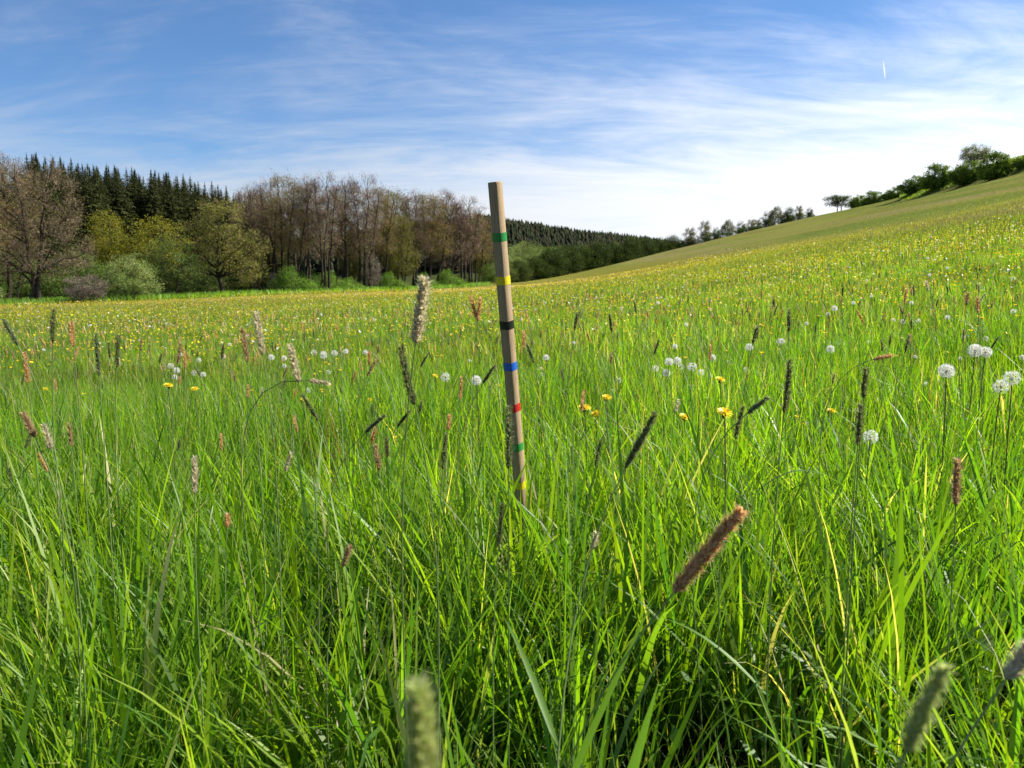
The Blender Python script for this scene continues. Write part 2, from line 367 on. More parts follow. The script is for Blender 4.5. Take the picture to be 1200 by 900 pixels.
proto('bush_twiggy', 23, 3.4, [(-.1, -.2, 0, .8), (.1, .2, 0, .8), (0, .02, 0, .9)], [(0, 0, .6, .5, .45, .38), (0, 0, .32, .55, .5, .25)], 150, 16, 900, .1, WILLOW, [1, 1, 1], 6500, .42, .022, [(.19, .145, .12), (.15, .115, .09), (.22, .17, .14)], BARK_L, .05, .05, spread=1.0)
proto('hedge_a', 24, 7, [(-.3, -.05, 0, .75), (.3, .08, 0, .8)], [(0, 0, .58, .38, .36, .40), (-.28, 0, .36, .3, .3, .32), (.28, 0, .4, .3, .3, .34), (0, 0, .2, .48, .42, .2)], 260, 22, 15000, .2, HEDGE, [3, 2, 2], 0, bark=BARK_D, r0=.13, start=.15, spread=.95)
proto('hedge_b', 25, 7, [(0, .0, 0, .85)], [(.05, 0, .64, .32, .32, .34), (-.2, 0, .4, .3, .28, .34), (.26, 0, .34, .26, .26, .3), (0, 0, .2, .45, .4, .2)], 250, 22, 14500, .2, HEDGE, [2, 3, 1], 0, bark=BARK_D, r0=.14, start=.15, spread=.95)
proto('hedge_c', 26, 7, [(-.2, -.1, 0, .7), (.4, .05, 0, .7)], [(-.12, 0, .5, .42, .36, .42), (.35, 0, .42, .32, .3, .36), (.05, 0, .2, .55, .42, .2)], 260, 22, 15000, .2, [(.038, .064, .012), (.080, .108, .018), (.03, .052, .011)], [2, 2, 2], 0, bark=BARK_D, r0=.13, start=.12, spread=.95)
BANK = [(.115, .180, .026), (.16, .23, .035), (.085, .135, .02)]
proto('bank_a', 61, 4, [(-.2, -.1, 0, .7), (.3, .1, 0, .7)], [(0, 0, .5, .5, .46, .46), (-.4, 0, .34, .36, .34, .32), (.42, 0, .36, .36, .34, .34), (.1, 0, .2, .7, .5, .2)], 260, 20, 15000, .2, BANK, [2, 2, 2], 0, bark=BARK_D, r0=.09, start=.08, spread=.8)
proto('bank_b', 62, 4, [(0, 0, 0, .75), (.5, .2, 0, .6)], [(-.1, 0, .56, .42, .42, .42), (.4, 0, .42, .42, .4, .38), (-.45, 0, .26, .36, .36, .26), (.1, 0, .2, .7, .5, .2)], 260, 20, 15000, .2, BANK, [2, 3, 1], 0, bark=BARK_D, r0=.09, start=.08, spread=.8)
proto('thorn_a', 27, 5, [(0, .05, 0, .75)], [(.05, 0, .68, .36, .33, .28), (-.2, 0, .55, .22, .2, .18), (.28, 0, .52, .2, .2, .16)], 120, 16, 3600, .17, GREY, [2, 1, 2], 1200, .4, .03, TW_B, BARK_D, .12, .3, spread=.8)
proto('thorn_b', 28, 5, [(0, -.04, 0, .8), (.2, .15, 0, .7)], [(0, 0, .7, .27, .26, .28), (.1, 0, .45, .25, .24, .2)], 110, 14, 3000, .17, HEDGE, [2, 1, 2], 1200, .4, .03, TW_B, BARK_D, .11, .25, spread=.8)
proto('thorn_c', 29, 5, [(0, .02, 0, .9)], [(0, 0, .7, .22, .2, .3), (0, 0, .42, .26, .24, .18)], 90, 12, 1900, .16, GREY, [1, 1, 1], 2200, .45, .03, TW_B, BARK_D, .09, .25, spread=.8)
proto('spreading', 30, 5.5, [(-.2, -.04, 0, .75), (.7, .08, 0, .7)], [(-.35, 0, .62, .4, .34, .28), (.32, 0, .58, .42, .36, .3), (0, 0, .75, .3, .3, .2)], 150, 18, 6500, .19, DARK, [1, 2, 1], 600, .4, .03, TW_B, BARK_D, .14, .35, spread=1.0)
proto('pale_tree', 31, 7, [(0, .0, 0, .8)], [(0, 0, .68, .42, .38, .3), (-.22, 0, .5, .28, .26, .2), (.22, 0, .5, .28, .26, .2)], 170, 20, 10500, .18, [(.15, .175, .08), (.18, .20, .10)], [1, 1], 1500, .4, .03, TW_B, BARK_M, .16, .25, spread=.8)

def make_spruce(seed, H, R):
    rng = np.random.default_rng(seed); wood = Acc(); cr = Acc()
    n = 9; t = np.linspace(0, 1, n)
    tube(wood, np.stack([np.zeros(n), np.zeros(n), H*t-.3*(t == 0)], 1), .24*(1-.93*t), 6, BARK_D)
    P = []; D = []; LN = []; WD = []; C = []
    z = .08*H
    while z < H*.995:
        f = 1-z/H; r = R*min(f**.6, .02+2.1*f)*rng.uniform(.6, 1.25); nb = max(5, int(6+7*f))
        for a in rng.uniform(0, 2*np.pi)+np.arange(nb)*2*np.pi/nb+rng.normal(0, .18, nb):
            rr = r*rng.uniform(.65, 1.15); d = np.array([math.cos(a), math.sin(a), 0]); m = max(3, int(rr/.22))
            s = np.linspace(.12, 1, m)
            p = np.array([0, 0, z])+d*rr*s[:, None]+np.array([0, 0, 1])*(rr*(-.38*s+.16*s*s))[:, None]
            if rr > .6: tube(wood, p[::max(1, m//3)] if m > 5 else p, np.linspace(.03, .01, len(p[::max(1, m//3)] if m > 5 else p)), 3, BARK_D)
            tone = rng.uniform(.7, 1.25)
            for side in (-1, 1, 0):
                perp = np.array([-d[1], d[0], 0])*side
                dd = d*.55+perp*.75+np.array([0, 0, -.30 if side else -.65])+rng.normal(0, .15, (m, 3))
                dd /= np.linalg.norm(dd, axis=1, keepdims=True)
                P.append(p); D.append(dd); LN.append(rng.uniform(.35, .62, m)*(1.1-.35*s)*min(1, .22+3.5*f)); WD.append(rng.uniform(.16, .28, m)*min(1, .4+3*f))
                C.append(np.tile(np.array([.046, .055, .018])*tone, (m, 1))*rng.uniform(.8, 1.25, (m, 1))+np.where(rng.uniform(size=(m, 1)) < .12, np.array([[.03, .03, .004]]), 0))
        z += rng.uniform(.30, .46)*(.55+.6*f)
    spikes(cr, np.concatenate(P), np.concatenate(D), np.concatenate(LN), np.concatenate(WD), rng, np.concatenate(C))
    spikes(cr, np.tile([[0, 0, H*.97]], (6, 1)), unit(rng, 6)*.12+np.array([0, 0, 1.]), 1.1, .14, rng, np.tile([[.04, .05, .02]], (6, 1)))
    return wood.mesh('trunk', M_BARK, True), cr.mesh('crown', M_NEEDLE)
for i, (h, r) in enumerate([(20, 4.5), (20, 4.0), (20, 5.0)]): PROTO['spruce_%d' % i] = make_spruce(40+i, h, r)
PH = dict(alder_a=14.5, alder_b=14.5, alder_c=14.5, alder_wide=14.5, twiggy_big=15, olive_tree=12.5, leafing_tree=12, lime_tree=11, willow_a=6, willow_b=6.5,
          bush_bright=3.2, bush_dark=4, bush_twiggy=3.4, hedge_a=7, hedge_b=7, hedge_c=7, thorn_a=5, thorn_b=5, thorn_c=5, spreading=5.5, bank_a=4, bank_b=4, pale_tree=7, spruce_0=20, spruce_1=20, spruce_2=20)
trng = np.random.default_rng(5)
def plant(name, key, px, Y, ytop, label, cat='tree', group=None, wide=1.0, rz=None, sink=0):
    """tree at bearing px and distance Y, its height from the row of its top"""
    x = (px-600)/F*Y/math.cos(PITCH); z = float(terrain(x, Y))-sink
    ztop = ray(px, ytop, Y)[2]; s = max(.15, (ztop-z)/PH[key]/1.0)
    e = empty(name, (x, Y, z), trng.uniform(-.5, .5)+(0 if rz is None else rz), (s*wide, s*wide, s))
    tr, cr = PROTO[key]; link('trunk', tr, e); link('crown', cr, e)
    return tag(e, label, cat, group)

GA = 'bare alders along the far edge of the meadow'
LA = 'tall slim alder with nearly bare purple-brown twigs in the row along the meadow edge'
plant('twiggy_tree', 'twiggy_big', 46, 72, 176, 'broad brown twiggy tree with forked dark trunk and thin olive leaves below', wide=.95, rz=0)
plant('twiggy_tree', 'alder_c', -42, 78, 170, 'brown twiggy tree standing beside the forked one, crown mostly bare', wide=1.2)
plant('twiggy_tree', 'alder_c', 14, 84, 186, 'brown twiggy tree behind the forked trunk tree', wide=1.1)
plant('olive_tree', 'olive_tree', 266, 84, 226, 'olive green spreading tree with one dark crooked trunk', wide=1.02, rz=.2)
plant('olive_tree', 'olive_tree', 300, 88, 285, 'low olive green tree leaning over the meadow edge beside the purple alders', wide=1.1, rz=2)
for px, Y, yt, wd in [(-110, 76, 172, 1.2), (-175, 80, 178, 1.1), (-240, 78, 182, 1.2)]:
    plant('twiggy_tree', 'alder_c', px, Y, yt, 'brown twiggy tree farther along the wood edge past the forked one', group='twiggy trees past the forked tree', wide=wd)
for px, Y, yt, wd in [(-80, 74, 312, 1.1), (-140, 76, 300, 1.2), (-210, 76, 306, 1.2)]:
    plant('willow_bush', 'willow_b', px, Y, yt, 'green willow bush farther along the wood edge past the forked tree', 'bush', 'willows past the forked tree', wide=wd)
plant('lime_green_tree', 'lime_tree', 137, 96, 243, 'narrow yellow-green tree in front of the dark spruces', wide=.72)
plant('lime_green_tree', 'lime_tree', 195, 97, 250, 'round broad yellow-green tree behind the pale willows', wide=1.1)
plant('willow_bush', 'willow_a', 158, 75, 296, 'rounded pale green willow bush at the meadow edge', 'bush', wide=.92)
plant('willow_bush', 'willow_b', 207, 81, 277, 'taller fresh green willow bush beside the rounded pale one', 'bush', wide=1.0)
plant('willow_bush', 'willow_b', 12, 88, 285, 'green willow bush behind the forked trunk tree', 'bush', wide=1.3)
plant('willow_bush', 'willow_a', -20, 74, 305, 'pale green willow bush beside the forked trunk tree', 'bush', wide=.9)
plant('willow_bush', 'willow_b', 100, 90, 290, 'green willow bush in the gap beside the rounded pale willow', 'bush', wide=.9)
plant('willow_bush', 'willow_b', 245, 95, 300, 'green willow bush behind the olive tree trunk', 'bush', wide=1.1)
plant('twiggy_shrub', 'bush_twiggy', 108, 72, 322, 'dull brown twiggy shrub with scattered pale leaves beside the forked tree', 'shrub', wide=1.35)
plant('twiggy_shrub', 'bush_twiggy', 437, 99, 296, 'pale grey twiggy dead shrub among the alder stems', 'shrub', wide=.55)
plant('twiggy_shrub', 'bush_twiggy', 330, 91, 318, 'low purple-brown twiggy shrub at the foot of the alders', 'shrub', wide=.9)
for px, Y, yt, key, wd in [(297, 92, 216, 'alder_b', .85), (318, 95, 211, 'alder_a', .8), (340, 90, 201, 'alder_c', .82), (362, 93, 206, 'alder_b', .85), (381, 91, 204, 'alder_a', .8),
                           (405, 97, 209, 'alder_b', .9), (426, 98, 206, 'alder_a', .85), (446, 102, 216, 'alder_c', .8), (486, 108, 222, 'alder_b', .85), (556, 122, 246, 'alder_c', .95),
                           (310, 104, 224, 'alder_c', 1), (395, 108, 224, 'alder_c', 1), (460, 114, 228, 'alder_a', 1), (350, 110, 222, 'alder_a', 1), (504, 110, 224, 'alder_c', 1), (542, 117, 232, 'alder_a', 1.05), (516, 122, 228, 'alder_a', 1.1), (572, 126, 254, 'alder_b', 1.0)]:
    own = {297: 'first bare alder beside the olive spreading tree', 340: 'tallest many-stemmed bare alder with brown crown behind the bright green shrub', 556: 'last bare alder of the row, partly behind the striped stake'}.get(px)
    plant('alder_tree', key, px, Y, yt, own or LA, group=None if own else GA, wide=wd)
plant('alder_tree', 'alder_wide', 526, 114, 222, 'broad spreading purple-brown bare tree at the end of the alder row', wide=.92)
plant('leafing_tree', 'leafing_tree', 474, 104, 248, 'yellow-green leafing tree of pointed shape among the alders', wide=.9)
plant('leafing_tree', 'leafing_tree', 466, 112, 217, 'tall thinly leafed olive tree rising behind the alders', wide=.9)
plant('leafing_tree', 'leafing_tree', 420, 104, 265, 'small olive leafing tree half hidden by alder stems', wide=1.0)
plant('leafing_tree', 'leafing_tree', 566, 126, 268, 'olive leafing tree at the last alders beside the striped stake', wide=1.0)
GB = 'green shrubs at the foot of the alders'
for px, Y, yt, key, wd in [(343, 88, 311, 'bush_bright', .9), (388, 92, 317, 'bush_bright', 1.1), (458, 100, 318, 'bush_bright', .9), (524, 110, 315, 'bush_bright', 1.0), (412, 96, 324, 'bush_bright', 1.0), (498, 108, 319, 'bush_bright', .9), (365, 95, 316, 'bush_bright', 1.1)]:
    plant('green_shrub', key, px, Y, yt, 'low bright green leafy shrub at the foot of the alders', 'shrub', GB, wd)
GB2 = 'dark green shrubs under the trees'
for px, Y, yt, wd in [(62, 82, 305, 1.2), (232, 88, 318, 1.1), (128, 84, 306, 1.2), (284, 90, 322, 1.0), (574, 118, 308, .9), (-5, 84, 320, 1.2), (180, 88, 318, 1.3), (545, 122, 318, 1.1)]:
    plant('dark_shrub', 'bush_dark', px, Y, yt, 'dark green shrub in the shade under the meadow edge trees', 'shrub', GB2, wd)
# spruce wood behind
GS = 'spruces of the dark wood behind the meadow edge'
srng = np.random.default_rng(9)
row = [(px, 112+.24*(px-60)) for px in range(56, 332, 11)]
def spr_top(px): return np.interp(px, [-80, 0, 58, 80, 130, 180, 230, 270, 330], [190, 186, 184, 190, 196, 201, 210, 222, 236])
for k in range(5):
    for px, Y in row:
        p = px+srng.uniform(-6, 6); y = Y+k*9+srng.uniform(-3, 3)
        if k == 0 and px > 285: continue
        plant('spruce_tree', 'spruce_%d' % srng.integers(3), p, y, spr_top(p)+srng.uniform(-4, 10)+(0 if k else 3), 'dark spruce in the dense wood behind the pale willows', group=GS, wide=srng.uniform(.75, 1.3), rz=srng.uniform(0, 6))
for px in range(-300, 58, 14):
    plant('spruce_tree', 'spruce_%d' % srng.integers(3), px, 112+srng.uniform(0, 8), 196+srng.uniform(-4, 12), 'dark spruce in the dense wood behind the pale willows', group=GS, wide=srng.uniform(.9, 1.1), rz=srng.uniform(0, 6))
# pale scrub between the alders and the hedge
GP = 'pale scrub below the wooded hill'
for px, Y, yt, key, wd in [(596, 175, 296, 'willow_a', 1.1), (618, 190, 285, 'willow_b', 1.2), (640, 205, 290, 'willow_a', 1.2), (606, 215, 283, 'willow_a', 1.1), (628, 235, 284, 'willow_b', 1.2), (655, 240, 288, 'willow_b', 1.1), (585, 160, 300, 'willow_b', 1.2)]:
    plant('pale_scrub_bush', key, px, Y, yt, 'soft pale green scrub bush below the wooded hill', 'bush', GP, wd)
# thick dark hedge
GH = 'thick dark hedge at the foot of the slope'
for px, Y, yt, key, wd in [(607, 165, 303, 'hedge_a', 1.0), (625, 178, 297, 'hedge_c', 1.1), (645, 186, 288, 'hedge_a', 1.0), (662, 192, 286, 'hedge_b', 1.1), (680, 197, 284, 'hedge_c', 1.05), (698, 201, 282, 'hedge_a', 1.05),
                           (716, 205, 280, 'hedge_c', 1.1), (734, 208, 276, 'hedge_b', 1.0), (752, 212, 277, 'hedge_a', 1.0), (769, 216, 276, 'hedge_c', 1.0), (784, 219, 275, 'hedge_a', .95)]:
    own = {607: 'low dark hedge bush next to the pale scrub, lowest of the thick hedge', 784: 'dark hedge bush where the thick hedge meets the skyline trees'}.get(px)
    plant('hedge_bush', key, px, Y, yt, own or 'dense dark green bush in the thick hedge at the foot of the slope', 'bush', None if own else GH, wd, sink=.3)
# thin row of small trees on the slope's edge
GT = 'small trees along the slope skyline'
for px, Y, yt, key, wd in [(803, 222, 267, 'thorn_c', 1.1), (820, 220, 259, 'thorn_c', .9), (833, 218, 266, 'thorn_b', .8), (846, 215, 257, 'thorn_a', .75), (861, 212, 259, 'thorn_b', .9), (873, 209, 257, 'thorn_c', 1.0), (880, 207, 257, 'thorn_c', 1.0),
                           (891, 203, 247, 'thorn_b', .9), (901, 200, 241, 'thorn_a', .7), (927, 194, 241, 'thorn_c', .9), (939, 190, 243, 'thorn_b', .95)]:
    plant('hedgerow_tree', key, px, Y, yt, 'small thin-crowned tree in the row on the slope skyline', 'tree', GT, wd, sink=.2)
plant('hedge_bush', 'hedge_b', 915, 197, 242, 'compact dark bush among the small trees on the slope skyline', 'bush', wide=.8, sink=.2)
GL = 'low scrub under the skyline trees'
for px in range(798, 948, 12):
    Y = np.interp(px, [798, 950], [222, 188]); x = (px-600)/F*Y
    plant('low_shrub', 'bush_dark', px, Y+2, np.interp(px, [798, 950], [283, 249])-srng.uniform(0, 5), 'low dark shrub filling the gap below the skyline trees', 'shrub', GL, 1.5, sink=.2)
plant('lone_tree', 'spreading', 972, 172, 227, 'lone dark tree of flat spreading crown on the slope skyline', wide=1.35, rz=0)
for px, Y, yt, key, wd, lb in [(996, 160, 229, 'bank_a', .9, 'low rounded bush next to the lone spreading tree'), (1014, 153, 225, 'bank_b', 1.0, 'long low bush on the slope skyline, second after the lone spreading tree'),
                           (1036, 143, 220, 'bank_a', .95, 'light tipped bush on the skyline between the low bushes and the green bank'),
                           (1060, 128, 206, 'bank_a', 1.0, 'rounded green bush where the bright green bank begins'), (1087, 119, 193, 'bank_b', .95, 'large rounded green bush standing on the bright bank'),
                           (1119, 110, 188, 'bank_a', 1.0, 'large dark bush in front of the pale round tree'), (1152, 102, 179, 'bank_b', .95, 'tall dark bush casting shade down the bright bank'),
                           (1182, 99, 183, 'bank_a', .95, 'light green bush at the upper end of the bank'), (1212, 97, 176, 'bank_b', 1.0, 'green bush on top of the slope past the bank')]:
    plant('hedge_bush', key, px, Y, yt-2, lb, 'bush', wide=wd*1.2, sink=.3)
plant('pale_tree', 'pale_tree', 1124, 122, 168, 'pale grey-green round tree rising behind the dark bushes on the slope')

# far wooded hill: reads as one mass of spruce tops
def far_wood():
    rng = np.random.default_rng(3); acc = Acc(); n = 13000
    x = rng.uniform(-330, 190, n); y = rng.uniform(380, 560, n); z = terrain(x, y)
    ok = (z > 8.0) & (y < 540); x, y, z = x[ok], y[ok], z[ok]; n = len(x)
    H = rng.uniform(7.5, 11, n); R = rng.uniform(1.5, 2.4, n); k = 6
    tone = jitter_cols(rng, n, [(.030, .036, .019), (.042, .038, .023), (.024, .031, .017)], [2, 1, 1], .25)
    for lev in range(3):
        f0 = .25+.24*lev; r = R*(1-.24*lev)*rng.uniform(.8, 1.1, n)
        th = (np.arange(k)*2*np.pi/k)[None]+rng.uniform(0, 6, (n, 1)); rr = r[:, None]*rng.uniform(.6, 1.25, (n, k))
        ring = np.stack([x[:, None]+np.cos(th)*rr, y[:, None]+np.sin(th)*rr, (z+H*f0)[:, None]+rng.uniform(-.8, .5, (n, k))], -1)
        tip = np.stack([x, y, z+H*min(1, f0+.38)], -1)[:, None]
        V = np.concatenate([ring, tip], 1); b = (np.arange(n)*(k+1))[:, None]; j = np.arange(k)[None]
        acc.add(V, np.repeat(tone, k+1, 0), tris=np.stack([b+j, b+(j+1) % k, b+k+0*j], -1))
    o = link('spruce_wood', acc.mesh('spruce_wood', M_FARWOOD)); tag(o, 'distant hill covered in dark spruce wood', 'wood', kind='stuff')
far_wood()

# ------------------------------------------------------------------ striped marker stake
def wood_mat():
    m = bpy.data.materials.new('weathered_wood'); m.use_nodes = True; nt = m.node_tree; P = nt.nodes['Principled BSDF']
    tcn = nt.nodes.new('ShaderNodeTexCoord'); mp = nt.nodes.new('ShaderNodeMapping'); mp.inputs['Scale'].default_value = (1, 1, .045)
    n1 = nt.nodes.new('ShaderNodeTexNoise'); n1.inputs['Scale'].default_value = 420; n1.inputs['Detail'].default_value = 7; n1.inputs['Roughness'].default_value = .65
    n2 = nt.nodes.new('ShaderNodeTexNoise'); n2.inputs['Scale'].default_value = 9; n2.inputs['Detail'].default_value = 4
    r = nt.nodes.new('ShaderNodeValToRGB'); r.color_ramp.elements[0].position = .34; r.color_ramp.elements[0].color = (.085, .048, .026, 1)
    r.color_ramp.elements[1].position = .68; r.color_ramp.elements[1].color = (.42, .29, .175, 1)
    mx = nt.nodes.new('ShaderNodeMix'); mx.data_type = 'RGBA'; mx.inputs[7].default_value = (.33, .245, .135, 1)
    b = nt.nodes.new('ShaderNodeBump'); b.inputs['Strength'].default_value = .5; b.inputs['Distance'].default_value = .002
    nt.links.new(tcn.outputs['Object'], mp.inputs[0]); nt.links.new(mp.outputs[0], n1.inputs[0]); nt.links.new(tcn.outputs['Object'], n2.inputs[0])
    nt.links.new(n1.outputs[0], r.inputs[0]); nt.links.new(n2.outputs[0], mx.inputs[0]); nt.links.new(r.outputs[0], mx.inputs[6])
    nt.links.new(mx.outputs[2], P.inputs['Base Color']); nt.links.new(n1.outputs[0], b.inputs['Height']); nt.links.new(b.outputs[0], P.inputs['Normal'])
    P.inputs['Roughness'].default_value = .8; P.inputs['Specular IOR Level'].default_value = .2
    return m
def plain_mat(name, col, rough):
    m = bpy.data.materials.new(name); m.use_nodes = True; P = m.node_tree.nodes['Principled BSDF']
    tcn = m.node_tree.nodes.new('ShaderNodeTexCoord'); n = m.node_tree.nodes.new('ShaderNodeTexNoise'); n.inputs['Scale'].default_value = 90
    mp = m.node_tree.nodes.new('ShaderNodeMapRange'); mp.inputs[3].default_value = .8; mp.inputs[4].default_value = 1.15
    mx = m.node_tree.nodes.new('ShaderNodeMix'); mx.data_type = 'RGBA'; mx.blend_type = 'MULTIPLY'; mx.inputs[0].default_value = 1; mx.inputs[6].default_value = (*col, 1)
    l = m.node_tree.links; l.new(tcn.outputs['Object'], n.inputs[0]); l.new(n.outputs[0], mp.inputs[0]); l.new(mp.outputs[0], mx.inputs[7]); l.new(mx.outputs[2], P.inputs['Base Color'])
    P.inputs['Roughness'].default_value = rough
    return m
def square_tube(name, mat, half, z0, z1, bev, cap, rng=None):
    """square section with bevelled corners, rings up the length"""
    acc = Acc(); c = half-bev
    prof = np.array([(half, -c), (half, c), (c, half), (-c, half), (-half, c), (-half, -c), (-c, -half), (c, -half)])
    zs = [z0, z0+.001, z1-.0025, z1] if cap else [z0, (z0+z1)/2, z1]
    sc = [.985, 1, 1, .93] if cap else [1, 1.006, 1]
    V = np.concatenate([np.c_[prof*s, np.full(8, z)] for z, s in zip(zs, sc)])
    if cap: V[-8:, 2] += (V[-8:, 0]*.05)
    q = [(i*8+j, i*8+(j+1) % 8, i*8+8+(j+1) % 8, i*8+8+j) for i in range(len(zs)-1) for j in range(8)]
    t = []
    if cap:
        V = np.concatenate([V, [[0, 0, z1]]]); k = len(V)-1; b = (len(zs)-1)*8
        t = [(b+j, b+(j+1) % 8, k) for j in range(8)]
    acc.add(V, (1, 1, 1), quads=q, tris=t if t else None)
    return acc.mesh(name, mat)
top = ray(580, 213, 1.73); low_ = ray(611, 585, 1.86)
ax = Vector(top-low_).normalized(); ln = float(np.linalg.norm(top-low_))
tz = (low_[2]-float(terrain(low_[0], low_[1])))/ax.z
base = Vector(low_)-ax*tz; total = ln+tz
st = empty('marker_stake', base)
qa = ax.to_track_quat('Z', 'Y'); st.rotation_mode = 'QUATERNION'
from mathutils import Quaternion
st.rotation_quaternion = qa @ Quaternion((0, 0, 1), math.radians(0))
tag(st, 'square weathered wooden stake with coloured tape bands standing in the grass', 'stake')
HALF = .0118
# turn the section so that two faces show: find the twist that points one face to the right of the viewer
xl = qa @ Vector((1, 0, 0)); cur = math.atan2(xl.y, xl.x); want = math.radians(-35)
st.rotation_quaternion = qa @ Quaternion((0, 0, 1), want-cur)
link('post', square_tube('post', wood_mat(), HALF, -.18, total, .0012, True), st)
def depth_on_axis(py):
    best = None
    for s in np.linspace(0, total, 800):
        p = base+ax*s; d = np.array(p)-CAM
        f = d[1]*math.cos(PITCH)-d[2]*math.sin(PITCH); up = d[1]*math.sin(PITCH)+d[2]*math.cos(PITCH)
        yy = 450-F*up/f
        if best is None or abs(yy-py) < best[0]: best = (abs(yy-py), s)
    return best[1]
for py, col, nm in [(277.5, (.020, .20, .045), 'green'), (328.5, (.60, .50, .02), 'yellow'), (380.5, (.008, .008, .009), 'black'), (428.5, (.012, .10, .46), 'blue'),
                    (476.5, (.42, .010, .018), 'red'), (523, (.020, .20, .045), 'green'), (567.5, (.60, .50, .02), 'yellow')]:
    s = depth_on_axis(py)
    t = link('tape_band', square_tube('tape_band', plain_mat(nm+'_tape', col, .35), HALF+.0007, s-.0095, s+.0095, .0015, False), st); t['label'] = nm+' tape band round the stake'

# ------------------------------------------------------------------ grass
def blades(acc, rng, x, y, h, wd, S, cols, lean_sd=.30, arc=.16, az=None, lean=None):
    n = len(x); z = terrain(x, y)-.01
    az = rng.uniform(0, 2*np.pi, n) if az is None else az; lean = np.abs(rng.normal(0, lean_sd, n)) if lean is None else lean.copy(); bend = np.abs(rng.normal(.22, .36, n))
    big = rng.uniform(size=n) < arc; bend[big] += rng.uniform(.5, 1.3, big.sum()); lean[big] += .15
    t = np.linspace(0, 1, S+1)[None]
    ang = lean[:, None]+bend[:, None]*t**1.6*1.5
    seg = h[:, None]/S
    hor = np.concatenate([np.zeros((n, 1)), np.cumsum(np.sin(ang[:, :-1])*seg, 1)], 1); ver = np.concatenate([np.zeros((n, 1)), np.cumsum(np.cos(ang[:, :-1])*seg, 1)], 1)
    cx = x[:, None]+np.cos(az)[:, None]*hor; cy = y[:, None]+np.sin(az)[:, None]*hor; cz = z[:, None]+ver
    tw = az[:, None]+np.pi/2+rng.normal(0, .5, n)[:, None]+rng.normal(0, .6, n)[:, None]*t
    prof = (np.minimum(1, .55+1.6*t)*(1-t**2.2)**.8)*wd[:, None]/2
    ux = np.cos(tw)*prof; uy = np.sin(tw)*prof
    Lf = np.stack([cx-ux, cy-uy, cz], -1)[:, :-1]; Rt = np.stack([cx+ux, cy+uy, cz], -1)[:, :-1]; tip = np.stack([cx, cy, cz], -1)[:, -1:]
    V = np.concatenate([Lf, Rt, tip], 1); m = 2*S+1
    b = (np.arange(n)*m)[:, None]; j = np.arange(S-1)[None]
    q = np.stack([b+j, b+S+j, b+S+j+1, b+j+1], -1).reshape(-1, 4) if S > 1 else None
    tr = np.stack([b[:, 0]+S-1, b[:, 0]+2*S-1, b[:, 0]+2*S], -1)
    acc.add(V, np.repeat(cols, m, 0), tris=tr, quads=q)
GCOL = [(.094, .195, .012), (.155, .262, .014), (.052, .135, .024), (.200, .285, .016), (.44, .38, .20)]
grng = np.random.default_rng(21)
def scatter(y0, y1, dens, k=.78, pad=.5):
    """uniform over the ground wedge in front of the camera between two distances"""
    area = k*(y1*y1-y0*y0)+2*pad*(y1-y0); n = int(area*dens)
    y = np.sqrt(grng.uniform(y0*y0, y1*y1, int(n*1.0))); x = grng.uniform(-1, 1, len(y))*(k*y+pad)
    return x, y
def patch(x, y): return vnoise(x, y, .16, 31)*.5+vnoise(x, y, .5, 32)*.3+vnoise(x, y, 1.7, 33)*.2
def height_at(x, y): return (.36+.18*(vnoise(x, y, .7, 34)-.5)+.12*(vnoise(x, y, 3, 35)-.5))*(1-.34*smooth((y-2.5)/6))
def keep_view(x, y, h):
    """nothing tall right at the lens"""
    return (y > .33) & ~((y < .8) & (h > .95-.70*y))
def meadow_cols(x, y, n, p=(4, 3, 2.6, 2, .35)):
    cols_ = GCOL+[(.21, .135, .065)] if len(p) > 5 else GCOL
    c = jitter_cols(grng, n, cols_, p, .24); g = (vnoise(x, y, 1.4, 40)*.5+vnoise(x, y, .4, 41)*.5)[:, None]
    return c*(.62+.7*g)*np.concatenate([.92+.2*vnoise(x, y, 2.3, 42)[:, None], np.ones((n, 2))], 1)
acc = Acc()
cx, cy = scatter(.3, 2.7, 185, .8, .4); ok = grng.uniform(size=len(cx)) < .10+1.3*smooth((vnoise(cx, cy, .38, 32)*.65+vnoise(cx, cy, 1.5, 33)*.35-.30)/.32); cx, cy = cx[ok], cy[ok]
nb = grng.integers(16, 44, len(cx)); k = np.repeat(np.arange(len(cx)), nb); n = len(k)
ca = grng.uniform(0, 2*np.pi, n); cr = np.abs(grng.normal(0, .022, n)); x = cx[k]+np.cos(ca)*cr; y = cy[k]+np.sin(ca)*cr
clean_az = grng.uniform(0, 2*np.pi, len(cx)); clean = np.abs(grng.normal(0, .16, len(cx))); ctone = jitter_cols(grng, len(cx), GCOL[:4], (4, 3, 2, 2), .18)
vx = np.cos(ca)*grng.uniform(.0, .55, n)+np.cos(clean_az[k])*clean[k]; vy = np.sin(ca)*grng.uniform(.0, .55, n)+np.sin(clean_az[k])*clean[k]
h = height_at(x, y)*np.clip(grng.normal(.98, .28, n), .35, 1.5)*grng.uniform(.75, 1.2, len(cx))[k]; ok = keep_view(x, y, h)
col = ctone[k]*grng.uniform(.75, 1.3, (n, 1))*.6+meadow_cols(x, y, n)*.4
dry_ = grng.uniform(size=n) < .022; col[dry_] = np.array([.46, .40, .22])*grng.uniform(.6, 1.15, (dry_.sum(), 1))
blades(acc, grng, x[ok], y[ok], h[ok], ((.0030+.0085*grng.uniform(0, 1, n)**2.0)*np.clip(h/.38, .6, 1.35))[ok], 6, col[ok], az=np.arctan2(vy, vx)[ok], lean=np.hypot(vx, vy)[ok]*.8, arc=.18)
x, y = scatter(.3, 2.6, 800, .8, .4); h = grng.uniform(.06, .22, len(x))
